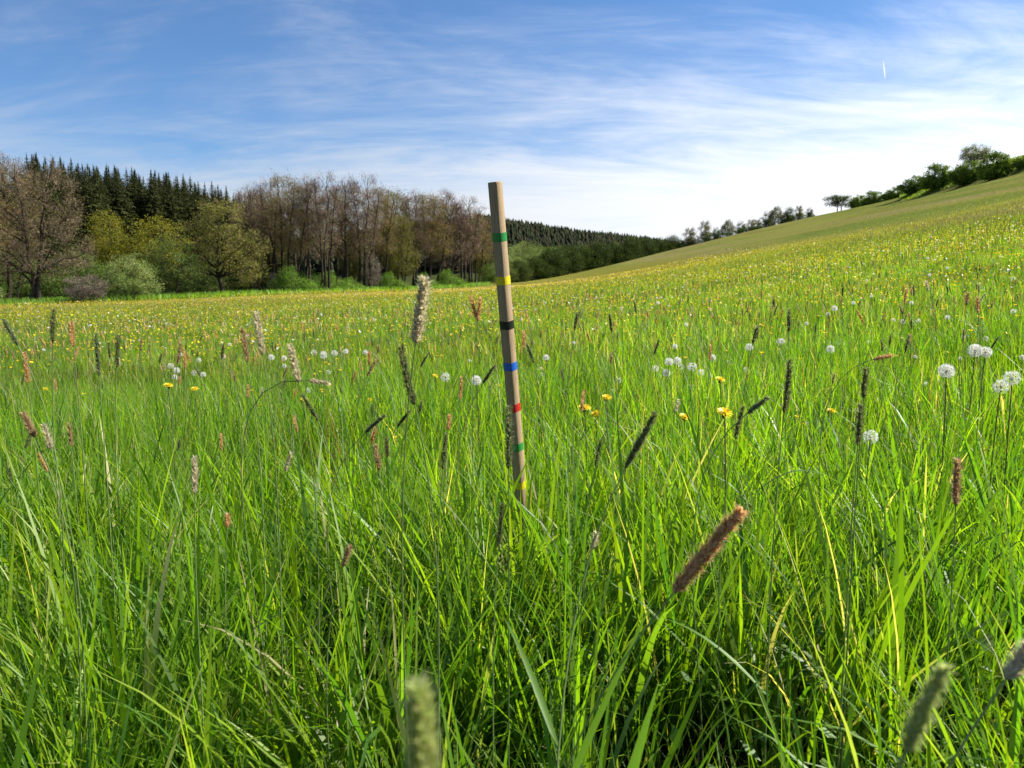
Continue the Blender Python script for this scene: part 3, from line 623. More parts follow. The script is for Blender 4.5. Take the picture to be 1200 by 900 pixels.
blades(acc, grng, x, y, h, grng.uniform(.003, .007, len(x)), 3, meadow_cols(x, y, len(x), (3, 2, 4, 1, 1.5)), .5)
hb = Acc(); x, y = scatter(.45, 3.2, 150, .8, .2); n = len(x); P = np.stack([x, y, terrain(x, y)+grng.uniform(.05, .26, n)], 1)
leaves(hb, P, unit(grng, n)*.7+np.array([0, 0, 1.]), grng.uniform(.018, .045, n), grng, jitter_cols(grng, n, [(.10, .20, .03), (.16, .25, .04), (.07, .15, .03)], [2, 1, 2], .2))
tag(link('low_herbs', hb.mesh('low_herbs', M_GRASS)), 'small clover and herb leaves low between the grass blades', 'herbs', kind='stuff')
g1 = link('meadow_grass', acc.mesh('meadow_grass', M_GRASS)); tag(g1, 'tall fresh green meadow grass in the foreground', 'grass', kind='stuff')
acc = Acc()
x, y = scatter(2.6, 7, 2500, .78, .6); ok = grng.uniform(size=len(x)) < .3+1.0*smooth((patch(x, y)-.25)/.4); x, y = x[ok], y[ok]
h = height_at(x, y)*np.clip(grng.normal(1, .26, len(x)), .35, 1.6)
blades(acc, grng, x, y, h, grng.uniform(.004, .008, len(x)), 3, meadow_cols(x, y, len(x), (4, 3, 2.4, 2, .4, .5)))
x, y = scatter(7, 20, 640, .76, 1); h = height_at(x, y)*np.clip(grng.normal(1, .24, len(x)), .4, 1.6)
blades(acc, grng, x, y, h, grng.uniform(.006, .012, len(x)), 2, meadow_cols(x, y, len(x), (4, 3, 2, 2, .9, 1.5)))
x, y = scatter(20, 75, 62, .76, 2); zn = slope_zone(x, y); ok = grng.uniform(size=len(x)) > zn*.6; x, y, zn = x[ok], y[ok], zn[ok]
h = height_at(x, y)*np.clip(grng.normal(1, .2, len(x)), .4, 1.5)*(1-.62*zn)*(1-.4*smooth((y-45)/30))
cg = meadow_cols(x, y, len(x), (4, 3, 1.5, 2, 1.6, 2.5)); mixf = np.clip(zn+.45*smooth((y-20)/30)*(x < 25), 0, 1)[:, None]
cg = cg*(1-mixf)+ground_cols(x, y)*1.05*mixf*grng.uniform(.75, 1.3, (len(x), 1))
blades(acc, grng, x, y, h, grng.uniform(.018, .04, len(x)), 1, cg)
g2 = link('meadow_grass', acc.mesh('meadow_grass', M_GRASS)); tag(g2, 'meadow grass of the middle and far field thinning out to the slope', 'grass', kind='stuff')
# bright bank below the hedge bushes and a fringe of lush grass under the far trees
acc = Acc(); n = 34000
px = grng.uniform(1045, 1260, n); Y = np.interp(px, [1045, 1260], [129, 88])-grng.uniform(-9, 4, n)
x = (px-600)/F*Y; h = grng.uniform(.15, .4, n)
blades(acc, grng, x, Y, h, grng.uniform(.05, .1, n), 2, jitter_cols(grng, n, [(.115, .17, .026), (.14, .19, .03), (.10, .15, .025)], [2, 2, 1], .2))
n = 22000; px = grng.uniform(-40, 575, n); Y = np.interp(px, [-40, 40, 266, 380, 480, 575], [70, 70, 81, 88, 100, 114])+grng.uniform(-2.0, 9, n)
x = (px-600)/F*Y; h = grng.uniform(.3, .8, n)
blades(acc, grng, x, Y, h, grng.uniform(.04, .08, n), 2, jitter_cols(grng, n, BRIGHT, [2, 1, 2], .2))
g3 = link('lush_grass', acc.mesh('lush_grass', M_GRASS)); tag(g3, 'lush bright green grass along the tree edge and hedge bank', 'grass', kind='stuff')

# ------------------------------------------------------------------ foxtail grass
SPIKE_COL = dict(green=[(.45, .52, .19), (.54, .58, .30), (.36, .42, .13)], dark=[(.18, .205, .080), (.27, .29, .15), (.125, .15, .06)], brown=[(.62, .39, .19), (.72, .52, .31), (.50, .30, .13)],
                 pale=[(.60, .55, .41), (.70, .65, .52), (.45, .41, .28)], grey=[(.20, .24, .12), (.29, .31, .19), (.13, .17, .07)], tan=[(.44, .31, .18), (.54, .42, .27), (.33, .22, .12)])
def spike_into(acc, pts, R, kind, n, rng):
    """dense cylindrical flower spike along pts"""
    pts = np.asarray(pts, float); k = 8; m = len(pts); t = np.linspace(0, 1, m)
    pr = R*np.sin(np.pi*(.06+.90*t))**.42*(1-.30*t)
    pal = SPIKE_COL[kind]; tube(acc, pts, pr*.82, k, np.array(pal[2])*.8)
    u = rng.uniform(.0, .985, n); P0 = np.stack([np.interp(u, t, pts[:, i]) for i in range(3)], 1); d = np.gradient(pts, axis=0)
    A = np.stack([np.interp(u, t, d[:, i]) for i in range(3)], 1); A /= np.linalg.norm(A, axis=1, keepdims=True)
    a, b = rot_frame(A); th = np.arange(n)*2.39996+rng.normal(0, .2, n); o = np.cos(th)[:, None]*a+np.sin(th)[:, None]*b
    r = np.interp(u, t, pr)[:, None]; D = A*.8+o*rng.uniform(.35, 1.0, (n, 1)); D /= np.linalg.norm(D, axis=1, keepdims=True)
    S = np.cross(A, o); ln = R*rng.uniform(.75, 1.6, (n, 1)); w = R*.24
    B = P0+o*r*.72
    V = np.stack([B, B+D*ln*.5+S*w, B+D*ln, B+D*ln*.5-S*w], 1)
    acc.add(V, np.repeat(jitter_cols(rng, n, pal, [3, 2, 1], .25), 4, 0), quads=np.arange(4*n).reshape(n, 4))
    na = n; i = rng.choice(n, na)                 # awns and anthers
    spikes(acc, B[i]+D[i]*ln[i]*.6, D[i]*.7+o[i]*.6, (R*rng.uniform(.5, 1.2, na)), R*.08, rng, jitter_cols(rng, na, pal, [1, 3, 0], .2)*1.1)
def stem_into(acc, pts, r0, r1, col, k=5): tube(acc, pts, np.linspace(r0, r1, len(pts)), k, col)
def leaf_into(acc, p0, dirv, ln, wd, col, droop=.5, S=7):
    d = np.array(dirv, float); d /= np.linalg.norm(d); t = np.linspace(0, 1, S+1)
    side = np.cross(d, [0, 0, 1.]); side /= np.linalg.norm(side)+1e-9
    c = np.array(p0)+d*ln*t[:, None]+np.array([0, 0, -droop*ln])*(t**2.2)[:, None]
    pr = wd/2*np.minimum(1, .5+2*t)*(1-t**2)**.8; up = np.array([0, 0, 1.])-d*d[2]
    V = np.concatenate([c-side*pr[:, None]+up*pr[:, None]*.25, c, c+side*pr[:, None]+up*pr[:, None]*.25]); n = S+1
    q = [(i, n+i, n+i+1, i+1) for i in range(S)]+[(n+i, 2*n+i, 2*n+i+1, n+i+1) for i in range(S)]
    acc.add(V, col, quads=q)
STEMC = np.array([.19, .26, .08])
frng = np.random.default_rng(77)
def foxtail(p_top, p_bot, label, kind, R=.0042, n=420, base_xy=None, bow=.02, leaf=None, group=None, name='foxtail'):
    """foxtail with its spike between two points and a stem down to the ground"""
    p_top = np.array(p_top); p_bot = np.array(p_bot)
    if base_xy is None:
        d = (p_top-p_bot); base_xy = p_bot[:2]-d[:2]/np.linalg.norm(d)*.07
    b = np.array([base_xy[0], base_xy[1], float(terrain(*base_xy))]); e = empty(name, b)
    ln_ = np.linalg.norm(p_bot-b); c1 = b+np.array([0, 0, .45*ln_]); c2 = p_bot-(p_top-p_bot)/np.linalg.norm(p_top-p_bot)*ln_*.28
    t_ = np.linspace(0, 1, 14)[:, None]; b0 = b-np.array([0, 0, .02])
    sp = (1-t_)**3*b0+3*t_*(1-t_)**2*c1+3*t_*t_*(1-t_)*c2+t_**3*p_bot-b
    a = Acc(); stem_into(a, sp, .0013, .0008, STEMC*frng.uniform(.8, 1.2), 6); link('stem', a.mesh('stem', M_STEM, True), e)
    mid = (p_top+p_bot)/2+frng.normal(0, bow, 3)*np.linalg.norm(p_top-p_bot)
    a = Acc(); spike_into(a, bez(p_bot-b, mid-b, p_top-b, 12), R, kind, n, frng); link('spike', a.mesh('spike', M_SPIKE), e)
    for (f, az, l, wd, dr, *up_) in (leaf or []):
        i = int(f*11); a = Acc(); leaf_into(a, sp[i], (math.cos(az), math.sin(az), up_[0] if up_ else .9), l, wd, np.array([.11, .21, .028])*frng.uniform(.8, 1.15), dr)
        link('leaf', a.mesh('leaf', M_GRASS, True), e)
    return tag(e, label, 'foxtail', group)
def fx(a, b, Y, label, kind, dY=0.0, **k):
    return foxtail(ray(a[0], a[1], Y-dY), ray(b[0], b[1], Y+dY), label, kind, **k)
PI = math.pi
fx((869, 598), (790, 694), .66, 'large rust-brown foxtail spike leaning far over in the foreground', 'brown', R=.0053, n=1100, base_xy=(.02, .80))
fx((491, 806), (500, 960), .21, 'thick blurred green foxtail spike very close up', 'green', R=.0034, n=700, leaf=None, base_xy=(-.025, .21))
fx((1108, 780), (1062, 880), .31, 'blurred leaning green foxtail spike rising close in front of the shaded grass', 'green', R=.0031, n=600, base_xy=(.10, .38))
fx((1206, 758), (1180, 795), .5, 'pale foxtail tip on an arching stem next to the blurred leaning spike', 'pale', R=.0045, n=420, base_xy=(.22, .55))
fx((498, 327), (487, 402), .88, 'fluffy pale cream foxtail spike standing tall against the far trees', 'pale', R=.0058, n=700, dY=.005)
fx((470, 405), (486, 474), .92, 'dark green curved foxtail below the fluffy pale one', 'dark', R=.0042, n=480, bow=.05)
fx((596, 476), (596, 548), 1.0, 'grey-green foxtail spike standing directly before the striped stake', 'grey', R=.0044, n=480)
fx((768, 484), (733, 548), .9, 'dark green leaning foxtail with broad blades on its stem beside the stake', 'dark', R=.0042, n=480, base_xy=(.035, .62), leaf=[(.36, .8, .36, .024, 0, 1.8), (.55, .55, .26, .011, .05, 1.7), (.7, 2.0, .2, .009, .2)])
fx((926, 422), (919, 483), 1.05, 'dark upright foxtail with slim tapering spike on the slope side', 'dark', n=420, leaf=[(.5, 2.6, .22, .009, .3)])
fx((1015, 432), (1012, 466), 1.1, 'short dark foxtail above a horizontal blade', 'dark', n=300, R=.0040, leaf=[(.93, 3.1, .22, .009, .75)])
fx((1009, 474), (1005, 522), 1.02, 'dark foxtail spike just under the horizontal blade', 'dark', n=380, R=.0038)
fx((871, 476), (862, 514), 1.35, 'dark foxtail with a second spike bending off beside it', 'dark', n=300)
fx((900, 466), (876, 484), 1.3, 'bent grey foxtail nodding beside a dark upright one', 'grey', n=260)
fx((300, 366), (308, 416), 1.25, 'tall pale foxtail over the dandelion clocks', 'pale', n=420, R=.0050)
fx((283, 385), (290, 424), 1.4, 'greyish foxtail next to the tall pale one', 'tan', n=320)
fx((340, 405), (350, 448), 1.3, 'thick pale grey foxtail next to a yellow flower cluster', 'pale', n=420, R=.0052)
fx((386, 449), (362, 446), 1.3, 'pale foxtail lying almost flat below the yellow flower cluster', 'pale', n=260, R=.0036)
fx((63, 363), (62, 401), 1.5, 'dark green straight foxtail rising above the yellow field', 'dark', n=300)
fx((83, 378), (86, 406), 1.6, 'stout brown foxtail next to the dark green straight one', 'brown', n=300, R=.0046)
fx((4, 375), (21, 405), 1.4, 'pale green foxtail tilting towards the brown ones', 'grey', n=260)
fx((139, 393), (137, 430), 1.5, 'slim olive foxtail beside a leaning paired one', 'dark', n=260)
fx((112, 392), (116, 440), 1.4, 'olive foxtail with two spikes close together', 'grey', n=260)
fx((29, 413), (33, 448), 1.5, 'orange-brown foxtail under the pale green tilting one', 'brown', n=280)
fx((228, 536), (228, 578), 1.15, 'whitish upright foxtail low in the green grass', 'pale', n=300, R=.0044)
fx((341, 530), (334, 553), 1.6, 'small whitish foxtail leaning in the green grass', 'pale', n=220)
fx((27, 484), (41, 512), 1.15, 'tan foxtail leaning away from a paler one', 'tan', n=260, R=.0048)
fx((51, 498), (60, 526), 1.15, 'pale foxtail just behind the leaning tan one', 'pale', n=260, R=.0044)
fx((212, 401), (208, 426), 1.9, 'grey-brown foxtail above a pair of dandelion clocks', 'tan', n=220)
fx((440, 522), (444, 551), 1.4, 'short tan foxtail low before the stake', 'tan', n=240, R=.0046)
fx((527, 486), (525, 504), 1.6, 'tiny brown foxtail tip over a dark spike', 'brown', n=180)
fx((523, 508), (519, 550), 1.15, 'dark foxtail stem under the tiny brown tip', 'dark', n=280, R=.0036)
fx((551, 347), (558, 372), 1.9, 'brown foxtail forming a V with its twin', 'brown', n=220, R=.005)
fx((563, 349), (560, 376), 1.9, 'upright brown twin of the V-shaped foxtail pair', 'brown', n=220, R=.005)
fx((614, 387), (614, 408), 2.3, 'bright rust foxtail close beside the black band of the stake', 'brown', n=180, R=.005)
fx((541, 442), (539, 468), 2.0, 'rust foxtail near a round dandelion clock', 'brown', n=200)
fx((580, 428), (566, 449), 1.7, 'dark foxtail tilting towards the blue band of the stake', 'dark', n=200)
fx((452, 486), (428, 507), 1.5, 'grey foxtail tilting strongly in the middle grass', 'grey', n=220)
fx((482, 480), (466, 500), 1.8, 'slim dark foxtail slanting in the middle grass', 'dark', n=200)
fx((588, 590), (584, 640), 1.0, 'dark foxtail spike low before the foot of the stake', 'dark', n=260, R=.0036)
fx((1122, 538), (1120, 592), 1.0, 'ragged tan foxtail with a pale base', 'tan', n=360, R=.0050)
fx((1046, 416), (1024, 421), 1.7, 'rusty foxtail bent flat over the meadow', 'brown', n=200)
fx((705, 514), (698, 546), 1.5, 'dark foxtail between the stake and the yellow dandelions', 'dark', n=220)
fx((410, 640), (402, 664), 1.1, 'tan foxtail tip sunk deep in the grass', 'tan', n=220)
fx((267, 603), (266, 618), 1.3, 'little orange foxtail tip sunk in the grass', 'brown', n=160)
fx((699, 625), (694, 644), 1.2, 'pale flowering foxtail tip beside the broad blades', 'pale', n=200, R=.0045)

# other foxtails: prototypes of five looks, copied
FK = [('dark', 'dark green foxtail spike scattered through the meadow grass'), ('brown', 'rust-brown foxtail spike scattered through the meadow grass'), ('grey', 'grey-green foxtail spike scattered through the meadow grass'),
      ('tan', 'tan foxtail spike scattered through the meadow grass'), ('pale', 'cream white foxtail spike scattered through the meadow grass')]
fproto = []
for kind, lab in FK:
    for v in range(3):
        a = Acc(); r_ = np.random.default_rng(100+len(fproto)); le = [.01, .05, .13][v]
        sp = bez(np.array([0, 0, -.03]), np.array([le*.15, 0, .42]), np.array([le, .01, .72]), 8); stem_into(a, sp, .0013, .0009, STEMC, 4)
        top_ = sp[-1]+(sp[-1]-sp[-2])/np.linalg.norm(sp[-1]-sp[-2])*[.058, .046, .068][v]+np.array([le*.1, 0, -le*.05])
        b2 = Acc(); spike_into(b2, bez(sp[-1], (sp[-1]+top_)/2, top_, 7), .0056, kind, 120, r_)
        fproto.append((kind, lab, a.mesh('stem', M_STEM, True), b2.mesh('spike', M_SPIKE)))
prob_fox = np.repeat([.36, .30, .12, .14, .08], 3)/3
x, y = scatter(1.5, 7.2, 10, .70, .2)
sel = np.argsort(y)[:265]; x, y = x[sel], y[sel]
for i in range(len(x)):
    kind, lab, ms, mk = fproto[frng.choice(15, p=prob_fox/prob_fox.sum())]
    s = frng.uniform(.74, 1.06)
    s *= .92 if y[i] < 2.0 else 1-.16*float(smooth((y[i]-3)/4))
    e = empty('foxtail', (x[i], y[i], float(terrain(x[i], y[i]))), frng.uniform(0, 6.28), s)
    e.rotation_euler[0] = frng.normal(0, .06)
    link('stem', ms, e); link('spike', mk, e); tag(e, lab, 'foxtail', kind+' foxtails scattered in the meadow')
y_far = float(y.max())
def far_foxtails():
    acc = Acc(); acs = Acc()
    x1, y1 = scatter(y_far, 16, 10, .76, .5); x2, y2 = scatter(16, 45, 3, .76, 1)
    x = np.concatenate([x1, x2]); y = np.concatenate([y1, y2]); n = len(x); ok = grng.uniform(size=n) > .85*slope_zone(x, y); x, y = x[ok], y[ok]; n = len(x)
    z = terrain(x, y); h = grng.uniform(.36, .62, n); le = grng.normal(0, .09, (n, 2)); ln = grng.uniform(.045, .085, n)
    b = np.stack([x, y, z], 1); t0 = np.stack([x+le[:, 0]*h, y+le[:, 1]*h, z+h], 1); d = np.concatenate([le*1.5+grng.normal(0, .12, (n, 2)), np.ones((n, 1))], 1); d /= np.linalg.norm(d, axis=1, keepdims=True)
    kk = np.array([SPIKE_COL[k][0] for k, _ in FK]); col = kk[grng.choice(5, n, p=[.30, .36, .10, .17, .07])]*grng.uniform(.8, 1.2, (n, 1))
    R = np.maximum(.0052, .00026*y)[:, None]; a, c = rot_frame(d)
    rings = []
    for f, q in ((0, .55), (.25, 1), (.75, .9), (1, .2)):
        for th in (0, 2.09, 4.19): rings.append(t0+d*(ln*f)[:, None]+(math.cos(th)*a+math.sin(th)*c)*R*q)
    V = np.stack(rings, 1); bb = (np.arange(n)*12)[:, None, None]; i = np.arange(3)[None, :, None]*3; j = np.arange(3)[None, None]
    q = np.stack([bb+i+j, bb+i+(j+1) % 3, bb+i+3+(j+1) % 3, bb+i+3+j], -1).reshape(-1, 4)
    acc.add(V, np.repeat(col, 12, 0), quads=q)
    nr = y < 14; D = t0[nr]-b[nr]; L_ = np.linalg.norm(D, axis=1); spikes(acc, b[nr], D/L_[:, None], L_, .0035, grng, np.tile(STEMC, (nr.sum(), 1)))
    o = link('distant_foxtails', acc.mesh('distant_foxtails', M_SPIKE)); tag(o, 'countless small foxtail spikes speckling the meadow farther out', 'grass', kind='stuff')
far_foxtails()

# ------------------------------------------------------------------ dandelion clocks, dandelions, buttercups
WH = [(.82, .80, .76), (.74, .72, .68), (.88, .87, .84)]
def clock_mesh(seed, part=1.0):
    rng = np.random.default_rng(seed); n = 120; i = np.arange(n)+.5; ph = np.arccos(1-2*i/n*.93); th = i*2.39996
    d = np.stack([np.cos(th)*np.sin(ph), np.sin(th)*np.sin(ph), np.cos(ph)], 1)+rng.normal(0, .05, (n, 3)); d /= np.linalg.norm(d, axis=1, keepdims=True)
    if part < 1: d = d[rng.uniform(size=n) < part]; n = len(d)
    a = Acc(); R = .0215; a_, b_ = rot_frame(d)
    spikes(a, d*.003, d, R*.9, .0006, rng, np.tile([[.6, .55, .45]], (n, 1)))
    for k in range(7):
        t = 2*np.pi*k/7+rng.uniform(0, 6, n); o = np.cos(t)[:, None]*a_+np.sin(t)[:, None]*b_
        spikes(a, d*(R*rng.uniform(.70, .98, (n, 1))), d*.5+o*.86, .0088, .0012, rng, jitter_cols(rng, n, WH, [1, 1, 1], .06))
    core = Acc(); tube(core, [(0, 0, -.005), (0, 0, -.002), (0, 0, .002), (0, 0, .004)], [.0015, .0042, .004, .001], 7, (.20, .17, .09))
    return a.mesh('seed_head', M_FLUFF), core.mesh('receptacle', M_STEM, True)
CL = [clock_mesh(1), clock_mesh(2, .85), clock_mesh(3, .5), clock_mesh(4, .7), clock_mesh(5, .3)]
def stalk(h, lx, col, r=.0017):
    a = Acc(); stem_into(a, bez(np.array([0, 0, -h-.02]), np.array([lx, 0, -h*.5]), np.array([0, 0, 0.]), 7), r*1.2, r, col, 5); return a.mesh('stem', M_STEM, True)
STK = {round(h, 2): stalk(h, .02, (.15, .15, .06)) for h in np.arange(.16, .66, .02)}
def on_stalk(name, p, heads, label, cat, group, s=1.0, tilt=0.0):
    g = float(terrain(p[0], p[1])); h = min(.64, max(.16, round((p[2]-g)/.02)*.02)); key = min(STK, key=lambda q: abs(q-h))
    e = empty(name, (p[0], p[1], g), frng.uniform(0, 6.28))
    st_ = link('stem', STK[key], e, (0, 0, p[2]-g)); e.rotation_euler[2] *= (tilt == 0); st_.scale = (1, 1, max(.3, (p[2]-g)/key))
    for nm, mesh in heads:
        o = link(nm, mesh, e, (0, 0, p[2]-g)); o.scale = (s, s, s); o.rotation_euler = (frng.normal(tilt, .22), frng.normal(0, .25), 0)
    return tag(e, label, cat, group)
def clock(p, label, group=None, s=1.0, v=None):
    v = int(frng.choice(5, p=[.3, .27, .13, .2, .1])) if v is None else v
    return on_stalk('dandelion_clock', p, [('seed_head', CL[v][0]), ('receptacle', CL[v][1])], label, 'dandelion', group, s)
def clock_px(px, py, d, label, group=None, v=None):
    """d: width in photo pixels, real width about 4.4 cm"""
    Y = F*.045/d; p = ray(px, py, Y); g = float(terrain(p[0], p[1]))
    if p[2]-g < .14:                       # too low for its size: stand it where the ray is 30 cm over the ground
        for Y in np.arange(Y, .5, -.05):
            p = ray(px, py, Y); g = float(terrain(p[0], p[1]))
            if p[2]-g > .2: break
    elif p[2]-g > .62:
        for Y in np.arange(Y, 14, .05):
            p = ray(px, py, Y); g = float(terrain(p[0], p[1]))
            if p[2]-g < .58: break
    return clock(p, label, group, s=.92*max(.6, d*Y/F/.045), v=v)
clock_px(1143, 411, 17, 'large white dandelion clock, one of two touching above the double clock', v=0); clock_px(1155, 413, 15, 'white dandelion clock touching the larger one', v=1)
clock_px(1173, 453, 19, 'ragged dandelion clock with seeds missing at the slope side', v=2); clock_px(1186, 443, 20, 'big airy dandelion clock overlapping the ragged one', v=2)
clock_px(1109, 435, 19, 'wide flattened white dandelion clock next to the touching pair'); clock_px(1020, 512, 19, 'dandelion clock beside the dark foxtail with the horizontal blade')
clock_px(558, 446, 13, 'round white dandelion clock near the rust foxtail', v=0); clock_px(522, 442, 12, 'thin dandelion clock with a yellow flower behind it', v=2)
clock_px(726, 446, 9, 'small dandelion clock above the yellow dandelions')
GC = 'dandelion clocks scattered in the meadow'; LC = 'round white dandelion clock scattered in the meadow grass'
for px, py, d in [(784, 424, 11), (794, 423, 10), (798, 430, 9), (811, 430, 12), (768, 432, 9), (781, 437, 10), (821, 437, 9), (835, 419, 8), (878, 407, 10), (973, 409, 10), (971, 402, 6), (981, 403, 6), (916, 400, 8), (791, 406, 7), (807, 397, 4),
                  (811, 454, 9), (822, 436, 8), (874, 434, 8), (888, 437, 6), (835, 420, 8), (854, 425, 6), (200, 429, 8), (207, 434, 8), (205, 442, 7), (228, 437, 8), (238, 439, 7), (237, 454, 6), (262, 418, 6), (318, 419, 8), (333, 420, 7), (368, 413, 8), (379, 416, 10), (392, 414, 8), (405, 412, 7),
                  (333, 429, 6), (385, 436, 7), (233, 422, 6), (640, 419, 8), (635, 440, 7), (672, 402, 5), (633, 432, 5), (428, 413, 7), (550, 423, 5), (1021, 347, 4), (1000, 355, 5), (970, 368, 5), (1068, 355, 5), (1047, 375, 5), (1058, 377, 6), (1076, 376, 6), (1110, 372, 6), (1129, 395, 5), (1133, 394, 5), (1155, 397, 7), (1187, 365, 6), (1198, 419, 7), (1190, 365, 5), (1072, 418, 5), (1004, 481, 6), (833, 467, 6), (1085, 450, 6), (1145, 492, 6), (717, 458, 5), (945, 379, 5), (887, 383, 4), (1056, 397, 5), (1125, 420, 5), (948, 497, 5), (904, 450, 5), (1018, 401, 5)]:
    clock_px(px, py, d, LC, GC)
x, y = scatter(4.5, 20, .22, .70, .2)
for i in range(len(x)):
    clock((x[i], y[i], float(terrain(x[i], y[i]))+frng.uniform(.34, .55)), LC, GC, frng.uniform(.65, 1.1))

YEL = [(.84, .70, .02), (.90, .78, .04), (.80, .62, .015)]
def dandelion_mesh(seed):
    rng = np.random.default_rng(seed); a = Acc()
    for ringr, nn, up in ((.019, 34, .10), (.016, 30, .35), (.011, 26, .9), (.008, 16, 2.2)):
        th = np.arange(nn)*2*np.pi/nn+rng.normal(0, .06, nn); d = np.stack([np.cos(th), np.sin(th), np.full(nn, up)], 1)+rng.normal(0, .06, (nn, 3)); L_ = np.linalg.norm(d, axis=1, keepdims=True); d /= L_
        s = np.cross(d, [0, 0, 1.]); s /= np.linalg.norm(s, axis=1, keepdims=True); P = d*.002; e = P+d*(ringr*rng.uniform(.9, 1.1, (nn, 1)))
        V = np.stack([P, P+(e-P)*.6+s*.0016, e+s*.0012, e-s*.0012, P+(e-P)*.6-s*.0016], 1); b = np.arange(nn)[:, None]*5
        a.add(V, np.repeat(jitter_cols(rng, nn, YEL, [2, 2, 1], .1), 5, 0), tris=np.concatenate([b+np.array([[0, 1, 4]]), b+np.array([[1, 2, 3]]), b+np.array([[1, 3, 4]])]))
    g = Acc(); tube(g, [(0, 0, -.014), (0, 0, -.010), (0, 0, -.002), (0, 0, .001)], [.002, .0055, .0058, .0045], 8, (.06, .10, .03))
    return a.mesh('petals', M_PETAL), g.mesh('calyx', M_STEM, True)
DM = [dandelion_mesh(1), dandelion_mesh(2)]
for px, py, d, lab in [(685, 478, 15, 'yellow dandelion flower, lowest of the three beside the stake'), (698, 485, 12, 'yellow dandelion flower beside the lowest of the three'), (711, 466, 12, 'yellow dandelion flower standing highest of the three'),
                       (849, 484, 19, 'flat open yellow dandelion beside the forked dark foxtails'), (802, 489, 13, 'yellow dandelion flower alone between the stake and the slope side'), (844, 445, 12, 'yellow dandelion half closed near the white clocks'),
                       (197, 452, 11, 'yellow dandelion below the pair of clocks'), (228, 456, 9, 'small yellow dandelion next to a clock')]:
    Y = F*.036/d; p = ray(px, py, Y); m = DM[int(frng.integers(2))]
    on_stalk('dandelion_flower', p, [('petals', m[0]), ('calyx', m[1])], lab, 'dandelion', None, d*Y/F/.040, tilt=.32)
x, y = scatter(2.6, 9, .55, .66, .2)
for i in range(len(x)):
    if x[i] < -.1*y[i] and frng.uniform() < .6: continue
    m = DM[int(frng.integers(2))]; on_stalk('dandelion_flower', (x[i], y[i], float(terrain(x[i], y[i]))+frng.uniform(.30, .42)), [('petals', m[0]), ('calyx', m[1])], 'open yellow dandelion flower scattered in the middle of the meadow', 'dandelion', 'yellow dandelions scattered in the meadow', frng.uniform(.7, .95), tilt=.3)
BUT = [(.82, .65, .015), (.86, .71, .03), (.78, .57, .012)]
def buttercup_mesh(seed, h):
    rng = np.random.default_rng(seed); a = Acc(); lx = rng.normal(0, .03)
    stem_into(a, bez(np.array([0, 0, -.02]), np.array([lx, 0, h*.5]), np.array([lx*1.6, 0, h]), 5), .0011, .0008, STEMC, 3)
    c = np.array([lx*1.6, 0, h])
    for k in range(5):
        t = 2*np.pi*k/5+rng.normal(0, .08); o = np.array([math.cos(t), math.sin(t), 0]); s = np.array([-math.sin(t), math.cos(t), 0]); z = np.array([0, 0, 1.])
        V = [c, c+o*.006+s*.0055+z*.003, c+o*.012+s*.0042+z*.008, c+o*.012-s*.0042+z*.008, c+o*.006-s*.0055+z*.003]
        a.add(V, jitter_cols(rng, 1, BUT, [1, 1, 1], .1)[0], tris=[(0, 1, 4), (1, 2, 3), (1, 3, 4)])
    tube(a, [c, c+np.array([0, 0, .004])], [.003, .002], 5, (.6, .5, .03))
    return a.mesh('buttercup', M_PETAL)
BM = [buttercup_mesh(i, h) for i, h in enumerate((.30, .36, .42, .48))]
def buttercup(x, y, lab, grp, s=1.0):
    o = link('buttercup', BM[int(frng.integers(4))], None, (x, y, float(terrain(x, y)))); o.rotation_euler = (frng.normal(0, .05), frng.normal(0, .05), frng.uniform(0, 6.28)); o.scale = (s, s, s)
    tag(o, lab, 'buttercup', grp)
def at_height(px, py, h):
    for Y in np.arange(.8, 40, .03):
        p = ray(px, py, Y)
        if p[2]-float(terrain(p[0], p[1])) < h: return p
    return p
for k in range(16):
    p = at_height(375+frng.normal(0, 9), 430+frng.normal(0, 5), .47); buttercup(p[0], p[1], 'yellow buttercup in the dense cluster beside the thick pale foxtail', 'buttercup cluster')
def but_dens(x, y):
    d = smooth((y-2.4)/7)*.9+.10
    return np.clip((d+.25*smooth((x-.2*y)/3)*smooth((y-2)/3))*(.35+1.1*smooth((vnoise(x, y, 2.6, 50)*.4+vnoise(x, y, .7, 51)*.3+vnoise(x*.6, y, 8, 52)*.3-.33)/.28)), 0, 1.4)*(1-slope_zone(x, y)*.98)**2
x, y = scatter(2.0, 12, 8, .72, .3); ok = grng.uniform(size=len(x)) < but_dens(x, y)/1.4; x, y = x[ok], y[ok]; o_ = np.argsort(y); x, y = x[o_], y[o_]
for i in range(min(270, len(x))): buttercup(x[i], y[i], 'yellow buttercup scattered among the meadow grass', 'buttercups scattered in the meadow', frng.uniform(.85, 1.15))
b_far = y[min(270, len(x)-1)]
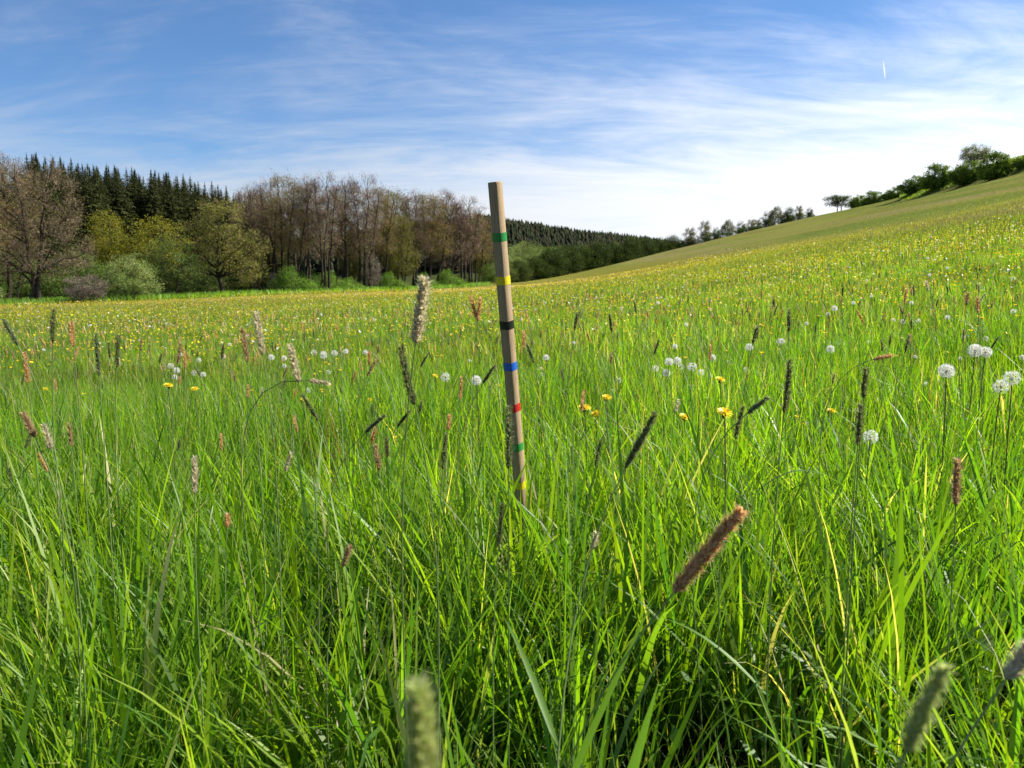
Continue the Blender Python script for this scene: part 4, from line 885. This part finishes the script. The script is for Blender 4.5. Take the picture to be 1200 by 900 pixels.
def far_flowers():
    acc = Acc()
    xs, ys = [], []
    for y0, y1, dn in ((b_far, 14, 20), (14, 30, 17), (30, 90, 5.5)):
        x, y = scatter(y0, y1, dn, .76, 1); ok = grng.uniform(size=len(x)) < but_dens(x, y)/1.4; xs.append(x[ok]); ys.append(y[ok])
    x = np.concatenate(xs); y = np.concatenate(ys); n = len(x); wht = grng.uniform(size=n) < .07
    c = np.stack([x, y, terrain(x, y)+grng.uniform(.26, .46, n)*(1-.35*smooth((y-45)/30))], 1); s = np.where(wht, 1.3, 1)*(1+.022*y)*grng.uniform(.85, 1.2, n)
    col = np.where(wht[:, None], jitter_cols(grng, n, WH, [1, 1, 1], .06), jitter_cols(grng, n, BUT, [2, 2, 1], .12))
    k = 5; th = (np.arange(k)*2*np.pi/k)[None]+grng.uniform(0, 6, (n, 1)); tl = grng.normal(0, .35, (n, 2))
    rx = np.cos(th)*.011*s[:, None]; ry = np.sin(th)*.011*s[:, None]
    ring = np.stack([c[:, 0:1]+rx, c[:, 1:2]+ry, c[:, 2:3]+(.008*s)[:, None]+rx*tl[:, :1]+ry*tl[:, 1:]], -1)
    V = np.concatenate([c[:, None], ring], 1); b = (np.arange(n)*(k+1))[:, None]; j = np.arange(k)[None]
    acc.add(V, np.repeat(col, k+1, 0), tris=np.stack([b+0*j, b+1+j, b+1+(j+1) % k], -1))
    o = link('distant_flowers', acc.mesh('distant_flowers', M_PETAL)); tag(o, 'countless tiny yellow and white flowers tinting the far meadow', 'flowers', kind='stuff')
far_flowers()

# ------------------------------------------------------------------ contrails high above the slope
def contrail(p, q, r, label):
    a = Acc(); n = 9; t = np.linspace(0, 1, n)[:, None]; pts = p*(1-t)+q*t; r_ = np.random.default_rng(int(r)); ra = r*np.sin(np.pi*(.05+.9*t[:, 0]))**.7*r_.uniform(.8, 1.2, n)*np.linspace(1, .45, n)
    c0 = pts.mean(0); tube(a, pts-c0, ra, 8, (.9, .9, .9)); o = link('contrail', a.mesh('contrail', M_FLUFF, True), None, c0); tag(o, label, 'contrail')
contrail(ray(1037, 92, 9000), ray(1035, 71, 9600), 8, 'short white vapour trail high over the bushes on the slope')
contrail(ray(982, 228, 9000), ray(981, 213, 9600), 7, 'tiny white vapour trail just over the lone tree')
